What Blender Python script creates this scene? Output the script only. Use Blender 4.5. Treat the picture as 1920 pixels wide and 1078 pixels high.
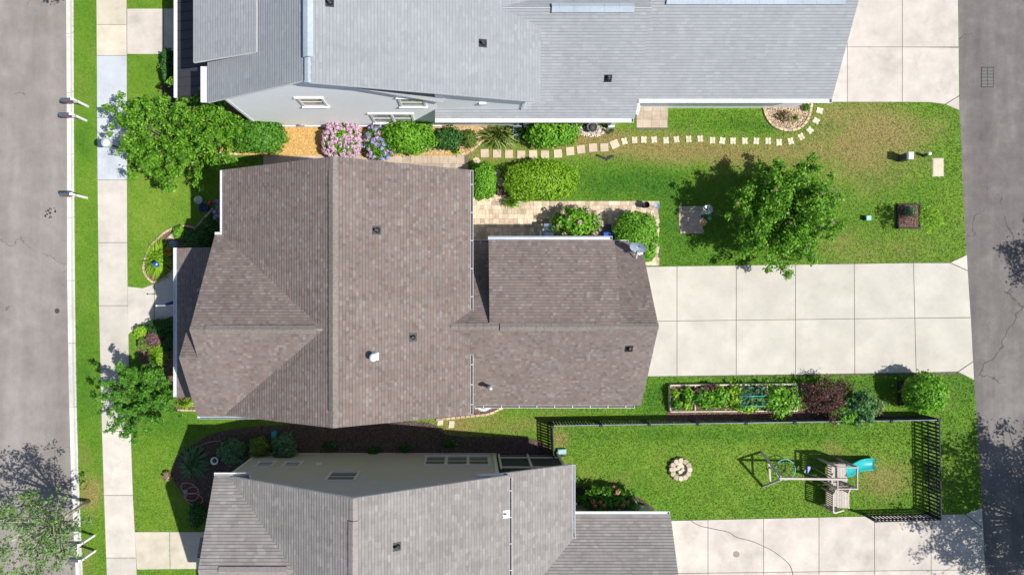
import bpy, bmesh, math, random
import numpy as np
from mathutils import Vector, Matrix
from mathutils.geometry import tessellate_polygon

for o in list(bpy.data.objects):
    bpy.data.objects.remove(o)
scn = bpy.context.scene
C = scn.collection
R = math.radians
random.seed(7)
rng = np.random.default_rng(11)

# ------------------------------------------------------------------ camera, sky, sun, exposure
HC, FP, NX, NY = 35.0, 1280.0, 880.0, 552.0      # drone height, focal length in px, point straight below
cam = bpy.data.objects.new('camera', bpy.data.cameras.new('camera'))
C.objects.link(cam)
cam.location = (0, 0, HC)
cam.rotation_euler = (0, 0, 0)
cam.data.sensor_width = 36
cam.data.lens = 24
cam.data.shift_x = (960 - NX) / 1920
cam.data.shift_y = (NY - 539) / 1920
cam.data.clip_end = 2000
scn.camera = cam

SUNV = Vector((0.64, -0.22, 1.0)).normalized()
world = bpy.data.worlds.new('World')
scn.world = world
world.use_nodes = True
wn = world.node_tree
sky = wn.nodes.new('ShaderNodeTexSky')
sky.sky_type = 'NISHITA'
sky.sun_disc = False
sky.sun_elevation = math.asin(SUNV.z)
sky.sun_rotation = math.atan2(SUNV.x, SUNV.y)
sky.air_density = 1.0
sky.dust_density = 1.0
wn.links.new(sky.outputs[0], wn.nodes['Background'].inputs[0])
wn.nodes['Background'].inputs[1].default_value = 0.098
sl = bpy.data.lights.new('sun', 'SUN')
sl.energy = 5.0
sl.angle = R(0.53)
sl.color = (1.0, 0.965, 0.9)
sun = bpy.data.objects.new('sun', sl)
C.objects.link(sun)
sun.location = SUNV * 60
sun.rotation_euler = (-SUNV).to_track_quat('-Z', 'Y').to_euler()
scn.view_settings.view_transform = 'Standard'
scn.view_settings.look = 'None'
scn.view_settings.gamma = 1
scn.view_settings.exposure = 0.36
scn.view_settings.use_curve_mapping = False


# ------------------------------------------------------------------ coordinates
def P(px, py, z=0.0):
    """a point of the photograph at height z above the ground"""
    s = (HC - z) / FP
    return Vector(((px - NX) * s, (NY - py) * s, z))


def G(px, py, z=0.0):
    """a point of the ground plan (given in ground pixels) lifted to height z"""
    s = HC / FP
    return Vector(((px - NX) * s, (NY - py) * s, z))


GS = HC / FP


# ------------------------------------------------------------------ materials
def new_mat(name):
    m = bpy.data.materials.new(name)
    m.use_nodes = True
    nt = m.node_tree
    return m, nt, nt.nodes['Principled BSDF']


def N(nt, typ, **kw):
    n = nt.nodes.new(typ)
    for k, v in kw.items():
        setattr(n, k, v)
    return n


def ramp(nt, fac, stops):
    r = N(nt, 'ShaderNodeValToRGB')
    el = r.color_ramp.elements
    while len(el) < len(stops):
        el.new(0.5)
    for e, (p, c) in zip(el, stops):
        e.position = p
        e.color = (c[0], c[1], c[2], 1)
    nt.links.new(fac, r.inputs[0])
    return r.outputs[0]


def mixc(nt, fac, a, b, mode='MIX'):
    n = N(nt, 'ShaderNodeMix', data_type='RGBA', blend_type=mode)
    for i, v in ((0, fac), (6, a), (7, b)):
        if hasattr(v, 'is_output') or isinstance(v, bpy.types.NodeSocket):
            nt.links.new(v, n.inputs[i])
        elif i == 0:
            n.inputs[0].default_value = v
        else:
            n.inputs[i].default_value = (v[0], v[1], v[2], 1)
    return n.outputs[2]


def mth(nt, op, a, b=None, c=None):
    n = N(nt, 'ShaderNodeMath', operation=op)
    for i, v in enumerate((a, b, c)):
        if v is None:
            continue
        if isinstance(v, bpy.types.NodeSocket):
            nt.links.new(v, n.inputs[i])
        else:
            n.inputs[i].default_value = v
    return n.outputs[0]


def noise(nt, vec, scale, detail=4, rough=0.6):
    n = N(nt, 'ShaderNodeTexNoise')
    n.inputs['Scale'].default_value = scale
    n.inputs['Detail'].default_value = detail
    n.inputs['Roughness'].default_value = rough
    if vec is not None:
        nt.links.new(vec, n.inputs['Vector'])
    return n.outputs['Fac']


def bump(nt, bsdf, h, strength=0.3, dist=0.02):
    b = N(nt, 'ShaderNodeBump')
    b.inputs['Strength'].default_value = strength
    b.inputs['Distance'].default_value = dist
    nt.links.new(h, b.inputs['Height'])
    nt.links.new(b.outputs[0], bsdf.inputs['Normal'])


def wpos(nt):
    return N(nt, 'ShaderNodeNewGeometry').outputs['Position']


def island(nt):
    g = N(nt, 'ShaderNodeNewGeometry')
    oi = N(nt, 'ShaderNodeObjectInfo')
    s = mth(nt, 'ADD', g.outputs['Random Per Island'], oi.outputs['Random'])
    return mth(nt, 'FRACT', s)


def mottled(name, stops, scale=6, stain=0.0, rough=0.9, fine=60, fine_amt=0.25, big=0.35, big_amt=0.3, bmp=0.3, var=0.0, metallic=0.0, spec=0.3):
    """noise coloured surface: medium mottling, fine speckle, large drift, per piece variation"""
    m, nt, b = new_mat(name)
    p = wpos(nt)
    col = ramp(nt, noise(nt, p, scale, 5, 0.65), stops)
    f = noise(nt, p, fine, 2, 0.7)
    f2 = mth(nt, 'MULTIPLY_ADD', f, 2 * fine_amt, 1 - fine_amt)
    g = noise(nt, p, big, 3, 0.6)
    g2 = mth(nt, 'MULTIPLY_ADD', g, 2 * big_amt, 1 - big_amt)
    k = mth(nt, 'MULTIPLY', f2, g2)
    if stain:
        st = N(nt, 'ShaderNodeMapRange')
        st.inputs[1].default_value = .5
        st.inputs[2].default_value = .72
        st.inputs[3].default_value = 1.0
        st.inputs[4].default_value = 1 - stain
        nt.links.new(noise(nt, p, .55, 7, .72), st.inputs[0])
        sp = N(nt, 'ShaderNodeMapRange')
        sp.inputs[1].default_value = .70
        sp.inputs[2].default_value = .76
        sp.inputs[3].default_value = 1.0
        sp.inputs[4].default_value = 1 - stain * 1.2
        nt.links.new(noise(nt, p, 4.5, 3, .6), sp.inputs[0])
        k = mth(nt, 'MULTIPLY', k, mth(nt, 'MULTIPLY', st.outputs[0], sp.outputs[0]))
    if var:
        k = mth(nt, 'MULTIPLY', k, mth(nt, 'MULTIPLY_ADD', island(nt), 2 * var, 1 - var))
    col = mixc(nt, 1.0, col, (1, 1, 1), 'MULTIPLY')
    mul = nt.nodes[-1]
    comb = N(nt, 'ShaderNodeCombineColor')
    for i in range(3):
        nt.links.new(k, comb.inputs[i])
    nt.links.new(comb.outputs[0], [n for n in nt.nodes if n.type == 'MIX'][-1].inputs[7])
    nt.links.new(col, b.inputs['Base Color'])
    b.inputs['Roughness'].default_value = rough
    b.inputs['Metallic'].default_value = metallic
    b.inputs['Specular IOR Level'].default_value = spec
    if bmp:
        bump(nt, b, f, bmp, 0.01)
    return m


def road(name, stops, yfreq=.07):
    m, nt, b = new_mat(name)
    p = wpos(nt)
    mp = N(nt, 'ShaderNodeMapping')
    mp.inputs['Scale'].default_value = (.75, yfreq, 1)
    nt.links.new(p, mp.inputs[0])
    streak = noise(nt, mp.outputs[0], 1.0, 5, .6)
    med = noise(nt, p, .9, 6, .7)
    fine = noise(nt, p, 42, 2, .8)
    f = mth(nt, 'ADD', mth(nt, 'MULTIPLY', streak, .5), mth(nt, 'MULTIPLY', med, .5))
    col = ramp(nt, f, stops)
    # pale worn aggregate and dark specks
    col = mixc(nt, mth(nt, 'MULTIPLY', mth(nt, 'GREATER_THAN', fine, .64), .35), col, [min(1, c * 1.7) for c in stops[-1][1]])
    col = mixc(nt, mth(nt, 'MULTIPLY', mth(nt, 'LESS_THAN', fine, .36), .35), col, [c * .5 for c in stops[0][1]])
    # hairline cracks
    wv = N(nt, 'ShaderNodeTexVoronoi', feature='DISTANCE_TO_EDGE')
    wv.inputs['Scale'].default_value = .16
    wob = N(nt, 'ShaderNodeTexNoise')
    wob.inputs['Scale'].default_value = 1.2
    wob.inputs['Detail'].default_value = 5
    nt.links.new(p, wob.inputs['Vector'])
    va = N(nt, 'ShaderNodeVectorMath', operation='MULTIPLY_ADD')
    nt.links.new(wob.outputs['Color'], va.inputs[0])
    va.inputs[1].default_value = (1.6, 1.6, 0)
    nt.links.new(p, va.inputs[2])
    nt.links.new(va.outputs[0], wv.inputs['Vector'])
    ck = mth(nt, 'LESS_THAN', wv.outputs['Distance'], .0028)
    ck = mth(nt, 'MULTIPLY', ck, mth(nt, 'GREATER_THAN', noise(nt, p, .25, 2), .5))
    col = mixc(nt, mth(nt, 'MULTIPLY', ck, .5), col, [c * .35 for c in stops[0][1]])
    nt.links.new(col, b.inputs['Base Color'])
    b.inputs['Roughness'].default_value = .93
    b.inputs['Specular IOR Level'].default_value = .2
    bump(nt, b, fine, .5, .01)
    return m


def plain(name, col, rough=0.6, metallic=0.0, spec=0.4, amt=0.12, scale=5):
    return mottled(name, [(0.3, [c * (1 - amt) for c in col]), (0.7, [min(1, c * (1 + amt)) for c in col])], scale=scale, rough=rough,
                   fine_amt=0.05, big_amt=0.05, bmp=0.05, metallic=metallic, spec=spec)


def leaf_mat(name, cols, trans=0.28, hue=None):
    m, nt, b = new_mat(name)
    isl = island(nt)
    pn = noise(nt, wpos(nt), 2.2, 3)
    f = mth(nt, 'ADD', mth(nt, 'MULTIPLY', isl, 0.75), mth(nt, 'MULTIPLY', pn, 0.3))
    n = len(cols)
    col = ramp(nt, f, [(0.1 + 0.8 * i / max(1, n - 1), c) for i, c in enumerate(cols)])
    nt.links.new(col, b.inputs['Base Color'])
    b.inputs['Roughness'].default_value = 0.5
    b.inputs['Specular IOR Level'].default_value = 0.25
    t = N(nt, 'ShaderNodeBsdfTranslucent')
    tc = mixc(nt, 1.0, col, (1.15, 1.35, 0.6), 'MULTIPLY')
    nt.links.new(tc, t.inputs[0])
    mx = N(nt, 'ShaderNodeMixShader')
    mx.inputs[0].default_value = trans
    nt.links.new(b.outputs[0], mx.inputs[1])
    nt.links.new(t.outputs[0], mx.inputs[2])
    nt.links.new(mx.outputs[0], nt.nodes['Material Output'].inputs[0])
    return m


EXPO = 0.136
SLOT = 0.017


def shingle(name, tones, streak=0.42, w=0.145):
    m, nt, b = new_mat(name)
    uv = N(nt, 'ShaderNodeUVMap').outputs[0]
    sep = N(nt, 'ShaderNodeSeparateXYZ')
    nt.links.new(uv, sep.inputs[0])
    row = mth(nt, 'FLOOR', mth(nt, 'DIVIDE', sep.outputs[1], EXPO))
    wr = N(nt, 'ShaderNodeTexWhiteNoise', noise_dimensions='1D')
    nt.links.new(row, wr.inputs['W'])
    u = mth(nt, 'ADD', mth(nt, 'DIVIDE', sep.outputs[0], w), mth(nt, 'MULTIPLY', wr.outputs[0], 7.3))
    wob = noise(nt, uv, 3.1, 1)
    u = mth(nt, 'ADD', u, mth(nt, 'MULTIPLY', wob, 1.6))
    tabn = mth(nt, 'FLOOR', u)
    cv = N(nt, 'ShaderNodeCombineXYZ')
    nt.links.new(tabn, cv.inputs[0])
    nt.links.new(row, cv.inputs[1])
    wnz = N(nt, 'ShaderNodeTexWhiteNoise', noise_dimensions='2D')
    nt.links.new(cv.outputs[0], wnz.inputs['Vector'])
    n = len(tones)
    col = ramp(nt, wnz.outputs[0], [(i / (n - 1), c) for i, c in enumerate(tones)])
    big = noise(nt, wpos(nt), 0.45, 4, 0.6)
    mp = N(nt, 'ShaderNodeMapping')
    mp.inputs['Scale'].default_value = (2.2, .22, 1)
    nt.links.new(uv, mp.inputs[0])
    stn = noise(nt, mp.outputs[0], 1.0, 4, .65)
    big = mth(nt, 'ADD', mth(nt, 'MULTIPLY', big, .55), mth(nt, 'MULTIPLY', stn, .45))
    fine = noise(nt, wpos(nt), 40, 2, 0.7)
    k = mth(nt, 'MULTIPLY', mth(nt, 'MULTIPLY_ADD', big, 2 * streak, 1 - streak), mth(nt, 'MULTIPLY_ADD', fine, 0.4, 0.8))
    comb = N(nt, 'ShaderNodeCombineColor')
    for i in range(3):
        nt.links.new(k, comb.inputs[i])
    col = mixc(nt, 1.0, col, comb.outputs[0], 'MULTIPLY')
    nt.links.new(col, b.inputs['Base Color'])
    b.inputs['Roughness'].default_value = 0.92
    b.inputs['Specular IOR Level'].default_value = 0.2
    bump(nt, b, fine, 0.3, 0.01)
    return m


M = {}
M['shingle_brown'] = shingle('shingle_brown', [(.13, .104, .094), (.152, .124, .113), (.166, .137, .126), (.166, .121, .104), (.184, .155, .143), (.155, .127, .117), (.212, .182, .168)])
M['cap_brown'] = mottled('cap_brown', [(.3, (.14, .118, .105)), (.7, (.215, .188, .17))], scale=9, fine_amt=.15)
M['shingle_taupe'] = shingle('shingle_taupe', [(.19, .178, .17), (.205, .192, .184), (.22, .206, .198), (.235, .22, .212), (.21, .192, .182), (.262, .248, .24)], w=0.24)
M['cap_taupe'] = mottled('cap_taupe', [(.3, (.2, .175, .165)), (.7, (.26, .235, .225))], scale=9, fine_amt=.15)
M['shingle_blue'] = shingle('shingle_blue', [(.245, .258, .275), (.26, .273, .29), (.272, .286, .303), (.255, .266, .282), (.29, .303, .32)], streak=.22, w=0.26)
M['cap_blue'] = mottled('cap_blue', [(.3, (.3, .35, .4)), (.7, (.36, .41, .46))], scale=9, fine_amt=.1)
M['edge_brown'] = plain('edge_brown', (.05, .042, .04), .95)  # asphalt butt edge, darkened to paint in the shadow line between courses
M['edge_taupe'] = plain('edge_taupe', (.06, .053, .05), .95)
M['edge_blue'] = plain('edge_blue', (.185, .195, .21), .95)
M['metal_roof'] = plain('metal_roof', (.055, .052, .06), .45, .3)
M['white'] = plain('white', (.78, .78, .78), .5, amt=.04)
M['gutter_white'] = plain('gutter_white', (.62, .63, .64), .5, amt=.08)
M['siding_white'] = plain('siding_white', (.86, .88, .9), .6, amt=.03)
M['siding_beige'] = plain('siding_beige', (.5, .45, .39), .7, amt=.05)
M['siding_tan'] = plain('siding_tan', (.4, .4, .4), .7, amt=.05)
M['trim_beige'] = plain('trim_beige', (.64, .6, .54), .6, amt=.04)
M['foundation'] = mottled('foundation', [(.3, (.24, .2, .18)), (.7, (.33, .28, .25))])
M['glass'], _nt, _b = new_mat('glass')
_b.inputs['Base Color'].default_value = (.03, .035, .04, 1)
_b.inputs['Roughness'].default_value = .06
_b.inputs['Specular IOR Level'].default_value = .8
M['screen'] = plain('screen', (.05, .05, .052), .85)
M['street'] = road('street', [(.3, (.15, .133, .122)), (.5, (.218, .196, .182)), (.7, (.295, .268, .25))])
M['alley'] = road('alley', [(.3, (.085, .076, .074)), (.5, (.138, .124, .12)), (.7, (.22, .2, .193))])
CW = dict(stain=.2, fine=38, fine_amt=.14, big=.8, bmp=.15, var=.07)
M['drive'] = mottled('drive', [(.3, (0.424, 0.396, 0.344)), (.7, (0.488, 0.464, 0.412))], scale=1.1, big_amt=.2, **CW)
M['walk'] = mottled('walk', [(.3, (0.440, 0.404, 0.356)), (.7, (0.504, 0.468, 0.420))], scale=1.3, big_amt=.2, **CW)
M['walk_blue'] = mottled('walk_blue', [(.3, (0.392, 0.416, 0.456)), (.7, (0.440, 0.464, 0.504))], scale=1.6, big_amt=.06, **CW)
M['walk_cream'] = mottled('walk_cream', [(.3, (0.451, 0.402, 0.320)), (.7, (0.508, 0.467, 0.385))], scale=1.6, big_amt=.1, **CW)
M['drive_pink'] = mottled('drive_pink', [(.3, (0.425, 0.383, 0.344)), (.7, (0.493, 0.451, 0.408))], scale=1.0, big_amt=.28, **CW)
M['kerb'] = mottled('kerb', [(.3, (0.459, 0.443, 0.410)), (.7, (0.541, 0.525, 0.492))], scale=3, big_amt=.1, **CW)
M['joint'] = mottled('joint', [(.3, (.09, .08, .065)), (.7, (.14, .125, .1))])
M['paver'] = mottled('paver', [(.3, (.42, .31, .22)), (.7, (.62, .5, .38))], scale=2.5, fine_amt=.12, big_amt=.1, bmp=.2, var=.3)
M['paver_grey'] = mottled('paver_grey', [(.3, (.34, .27, .21)), (.7, (.45, .37, .29))], scale=2.5, fine_amt=.12, big_amt=.1, bmp=.2, var=.14)
M['tile'] = mottled('tile', [(.3, (.45, .36, .26)), (.7, (.56, .46, .35))], scale=3, fine_amt=.12, bmp=.2, var=.08)
M['pale_stone'] = mottled('pale_stone', [(.3, (.46, .41, .29)), (.7, (.62, .57, .44))], scale=5, fine_amt=.25, bmp=.3, var=.14)
M['edging'] = mottled('edging', [(.3, (.38, .29, .19)), (.7, (.55, .43, .3))], scale=4, fine_amt=.12, bmp=.2, var=.18)
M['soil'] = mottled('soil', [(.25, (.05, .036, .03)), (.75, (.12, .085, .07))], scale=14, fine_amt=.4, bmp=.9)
M['dirt'] = mottled('dirt', [(.25, (.12, .085, .055)), (.75, (.2, .15, .1))], scale=9, fine_amt=.35, bmp=.8)
M['mulch'] = mottled('mulch', [(.25, (.09, .05, .037)), (.75, (.17, .1, .075))], scale=12, fine_amt=.4, bmp=.9)
M['straw'] = mottled('straw', [(.25, (.38, .22, .07)), (.75, (.56, .36, .13))], scale=12, fine_amt=.3, bmp=.8)


def chipmat(name, cols):
    m, nt, b = new_mat(name)
    n = len(cols)
    nt.links.new(ramp(nt, island(nt), [(i / (n - 1), c) for i, c in enumerate(cols)]), b.inputs['Base Color'])
    b.inputs['Roughness'].default_value = .9
    return m


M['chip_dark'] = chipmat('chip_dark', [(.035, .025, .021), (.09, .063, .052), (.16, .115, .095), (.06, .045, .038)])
M['chip_red'] = chipmat('chip_red', [(.08, .045, .035), (.16, .09, .07), (.26, .16, .125), (.12, .07, .055), (.32, .22, .18)])
M['chip_straw'] = chipmat('chip_straw', [(.36, .2, .06), (.6, .38, .13), (.5, .3, .09), (.68, .47, .2)])
M['chip_tan'] = chipmat('chip_tan', [(.4, .27, .17), (.62, .48, .33), (.5, .36, .23), (.7, .58, .44)])
M['pebble'] = chipmat('pebble', [(.5, .44, .35), (.72, .67, .58), (.6, .5, .38), (.4, .34, .28), (.76, .72, .66)])
M['bark'] = mottled('bark', [(.3, (.1, .075, .055)), (.7, (.2, .155, .12))], scale=12, bmp=.7)
M['bark_pale'] = mottled('bark_pale', [(.3, (.3, .27, .22)), (.7, (.5, .46, .4))], scale=12, bmp=.5)
M['wood_grey'] = mottled('wood_grey', [(.3, (.34, .3, .26)), (.7, (.47, .42, .38))], scale=10, fine_amt=.15, var=.1)
M['wood_brown'] = mottled('wood_brown', [(.3, (.2, .15, .115)), (.7, (.3, .24, .19))], scale=10, fine_amt=.15, var=.12)
M['wood_pale'] = mottled('wood_pale', [(.3, (.46, .4, .33)), (.7, (.58, .52, .44))], scale=8, fine_amt=.12, var=.08)
M['wood_dark'] = mottled('wood_dark', [(.3, (.035, .026, .022)), (.7, (.06, .045, .038))], scale=8, var=.1)
M['fence_dark'] = mottled('fence_dark', [(.3, (.022, .024, .032)), (.7, (.045, .048, .06))], scale=8, var=.15)
M['fence_rail'] = mottled('fence_rail', [(.3, (.13, .145, .18)), (.7, (.22, .24, .28))], scale=5, fine_amt=.15)
M['black'] = plain('black', (.016, .016, .018), .5)
M['dark_grey'] = plain('dark_grey', (.055, .06, .068), .5)
M['slate'] = plain('slate', (.1, .12, .15), .45, .3)
M['galv'] = plain('galv', (.5, .54, .58), .4, .6)
M['dish_grey'] = plain('dish_grey', (.22, .28, .34), .5)
M['red'] = plain('red', (.5, .03, .05), .4)
M['navy'] = plain('navy', (.018, .04, .19), .75)
M['blue'] = plain('blue', (.015, .07, .36), .4)
M['teal'] = plain('teal', (.02, .33, .34), .35)
M['teal_pale'] = plain('teal_pale', (.22, .42, .42), .5)
M['cyan_rim'] = plain('cyan_rim', (.12, .42, .5), .45)
M['mint'] = plain('mint', (.5, .57, .55), .5)
M['pole_dark'] = plain('pole_dark', (.02, .026, .03), .5)
M['terracotta'] = plain('terracotta', (.42, .25, .14), .7)
M['glass_dish'] = plain('glass_dish', (.34, .38, .33), .12, 0, .9, amt=.3, scale=25)
M['hose'] = plain('hose', (.5, .2, .2), .5)
M['stainless'] = plain('stainless', (.38, .44, .5), .25, .8)
M['bluestone'] = mottled('bluestone', [(.3, (.1, .13, .17)), (.7, (.2, .24, .3))], scale=6)
M['iron_worn'] = mottled('iron_worn', [(.3, (.17, .16, .155)), (.7, (.25, .235, .23))], scale=12)
M['iron'] = mottled('iron', [(.3, (.045, .042, .045)), (.7, (.09, .085, .085))], scale=12)

L = {
    'bright': leaf_mat('leaf_bright', [(0.047, 0.162, 0.011), (0.101, 0.284, 0.016), (0.162, 0.378, 0.027), (0.243, 0.459, 0.041)]),
    'leafy': leaf_mat('leaf_leafy', [(.02, .08, .006), (.05, .17, .008), (.09, .245, .01), (.15, .33, .018), (.23, .42, .045)]),
    'mid': leaf_mat('leaf_mid', [(0.027, 0.115, 0.014), (0.061, 0.196, 0.016), (0.101, 0.270, 0.024), (0.149, 0.338, 0.041)]),
    'dark': leaf_mat('leaf_dark', [(0.015, 0.062, 0.015), (0.031, 0.106, 0.020), (0.050, 0.150, 0.031), (0.075, 0.188, 0.044)]),
    'lime': leaf_mat('leaf_lime', [(0.075, 0.200, 0.010), (0.163, 0.338, 0.015), (0.250, 0.438, 0.025), (0.338, 0.500, 0.050)]),
    'olive': leaf_mat('leaf_olive', [(0.060, 0.120, 0.018), (0.120, 0.204, 0.030), (0.192, 0.276, 0.054)]),
    'yucca': leaf_mat('leaf_yucca', [(.06, .11, .02), (.14, .2, .04), (.28, .33, .1), (.2, .26, .06)]),
    'blue': leaf_mat('leaf_blue', [(.05, .13, .06), (.09, .19, .1), (.16, .28, .17)]),
    'sage': leaf_mat('leaf_sage', [(0.052, 0.130, 0.065), (0.091, 0.195, 0.091), (0.143, 0.260, 0.130)]),
    'sage_light': leaf_mat('leaf_sage_light', [(.05, .14, .04), (.09, .21, .065), (.16, .3, .12)]),
    'birch': leaf_mat('leaf_birch', [(0.068, 0.135, 0.034), (0.121, 0.216, 0.054), (0.189, 0.297, 0.095)]),
    'maroon': leaf_mat('leaf_maroon', [(0.046, 0.021, 0.021), (0.098, 0.044, 0.039), (0.169, 0.091, 0.072)], .2),
    'plum': leaf_mat('leaf_plum', [(.09, .03, .05), (.17, .08, .1), (.27, .17, .17), (.1, .09, .05)], .2),
    'tan': leaf_mat('leaf_tan', [(.2, .15, .08), (.32, .25, .15), (.15, .13, .06)], .2),
    'fl_pink': leaf_mat('petal_pink', [(.52, .27, .5), (.64, .4, .58), (.68, .5, .55), (.5, .32, .56)], .2),
    'fl_blue': leaf_mat('petal_blue', [(.16, .2, .58), (.3, .36, .72), (.45, .4, .7), (.28, .22, .55)], .2),
    'fl_purple': leaf_mat('petal_purple', [(.25, .12, .4), (.4, .25, .55), (.5, .4, .65)], .2),
    'fl_cream': leaf_mat('petal_cream', [(.45, .35, .26), (.56, .46, .36), (.5, .38, .3)], .2),
    'fl_coral': leaf_mat('petal_coral', [(.6, .14, .12), (.66, .24, .2), (.6, .3, .24)], .2),
    'fl_orange': leaf_mat('petal_orange', [(.6, .12, .03), (.65, .22, .05)], .2),
}


# ------------------------------------------------------------------ object helpers
PW = {}


def tag(o, label, cat, group=None):
    o['label'] = label
    o['category'] = cat
    if group:
        o['group'] = group
    return o


def empty(name, loc=(0, 0, 0), label=None, cat=None, group=None, kind=None, parent=None):
    o = bpy.data.objects.new(name, None)
    C.objects.link(o)
    o.empty_display_size = .2
    loc = Vector(loc)
    if parent:
        o.parent = parent
        o.location = loc - PW[parent.name]
    else:
        o.location = loc
    PW[o.name] = loc
    if label:
        tag(o, label, cat, group)
    if kind:
        o['kind'] = kind
    return o


def link_mesh(name, me, mats, parent=None, anchor=None, kind=None):
    o = bpy.data.objects.new(name, me)
    C.objects.link(o)
    for m in (mats if isinstance(mats, (list, tuple)) else [mats]):
        me.materials.append(m)
    if anchor is None:
        if parent is not None:
            anchor = PW[parent.name]
        else:
            n = len(me.vertices)
            co = np.empty(n * 3)
            me.vertices.foreach_get('co', co)
            co = co.reshape(-1, 3)
            anchor = Vector((co[:, 0].mean(), co[:, 1].mean(), co[:, 2].min()))
    anchor = Vector(anchor)
    me.transform(Matrix.Translation(-anchor))
    if parent is not None:
        o.parent = parent
        o.location = anchor - PW[parent.name]
    else:
        o.location = anchor
    PW[o.name] = anchor
    if kind:
        o['kind'] = kind
    return o


def np_mesh(name, V, F):
    """numpy vertices (n,3) and faces (m,k) to a mesh"""
    me = bpy.data.meshes.new(name)
    V = np.asarray(V, dtype=np.float32)
    F = np.asarray(F, dtype=np.int32)
    m, k = F.shape
    me.vertices.add(len(V))
    me.vertices.foreach_set('co', V.ravel())
    me.loops.add(m * k)
    me.loops.foreach_set('vertex_index', F.ravel())
    me.polygons.add(m)
    me.polygons.foreach_set('loop_start', np.arange(0, m * k, k, dtype=np.int32))
    me.polygons.foreach_set('loop_total', np.full(m, k, dtype=np.int32))
    me.update(calc_edges=True)
    return me


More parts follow.
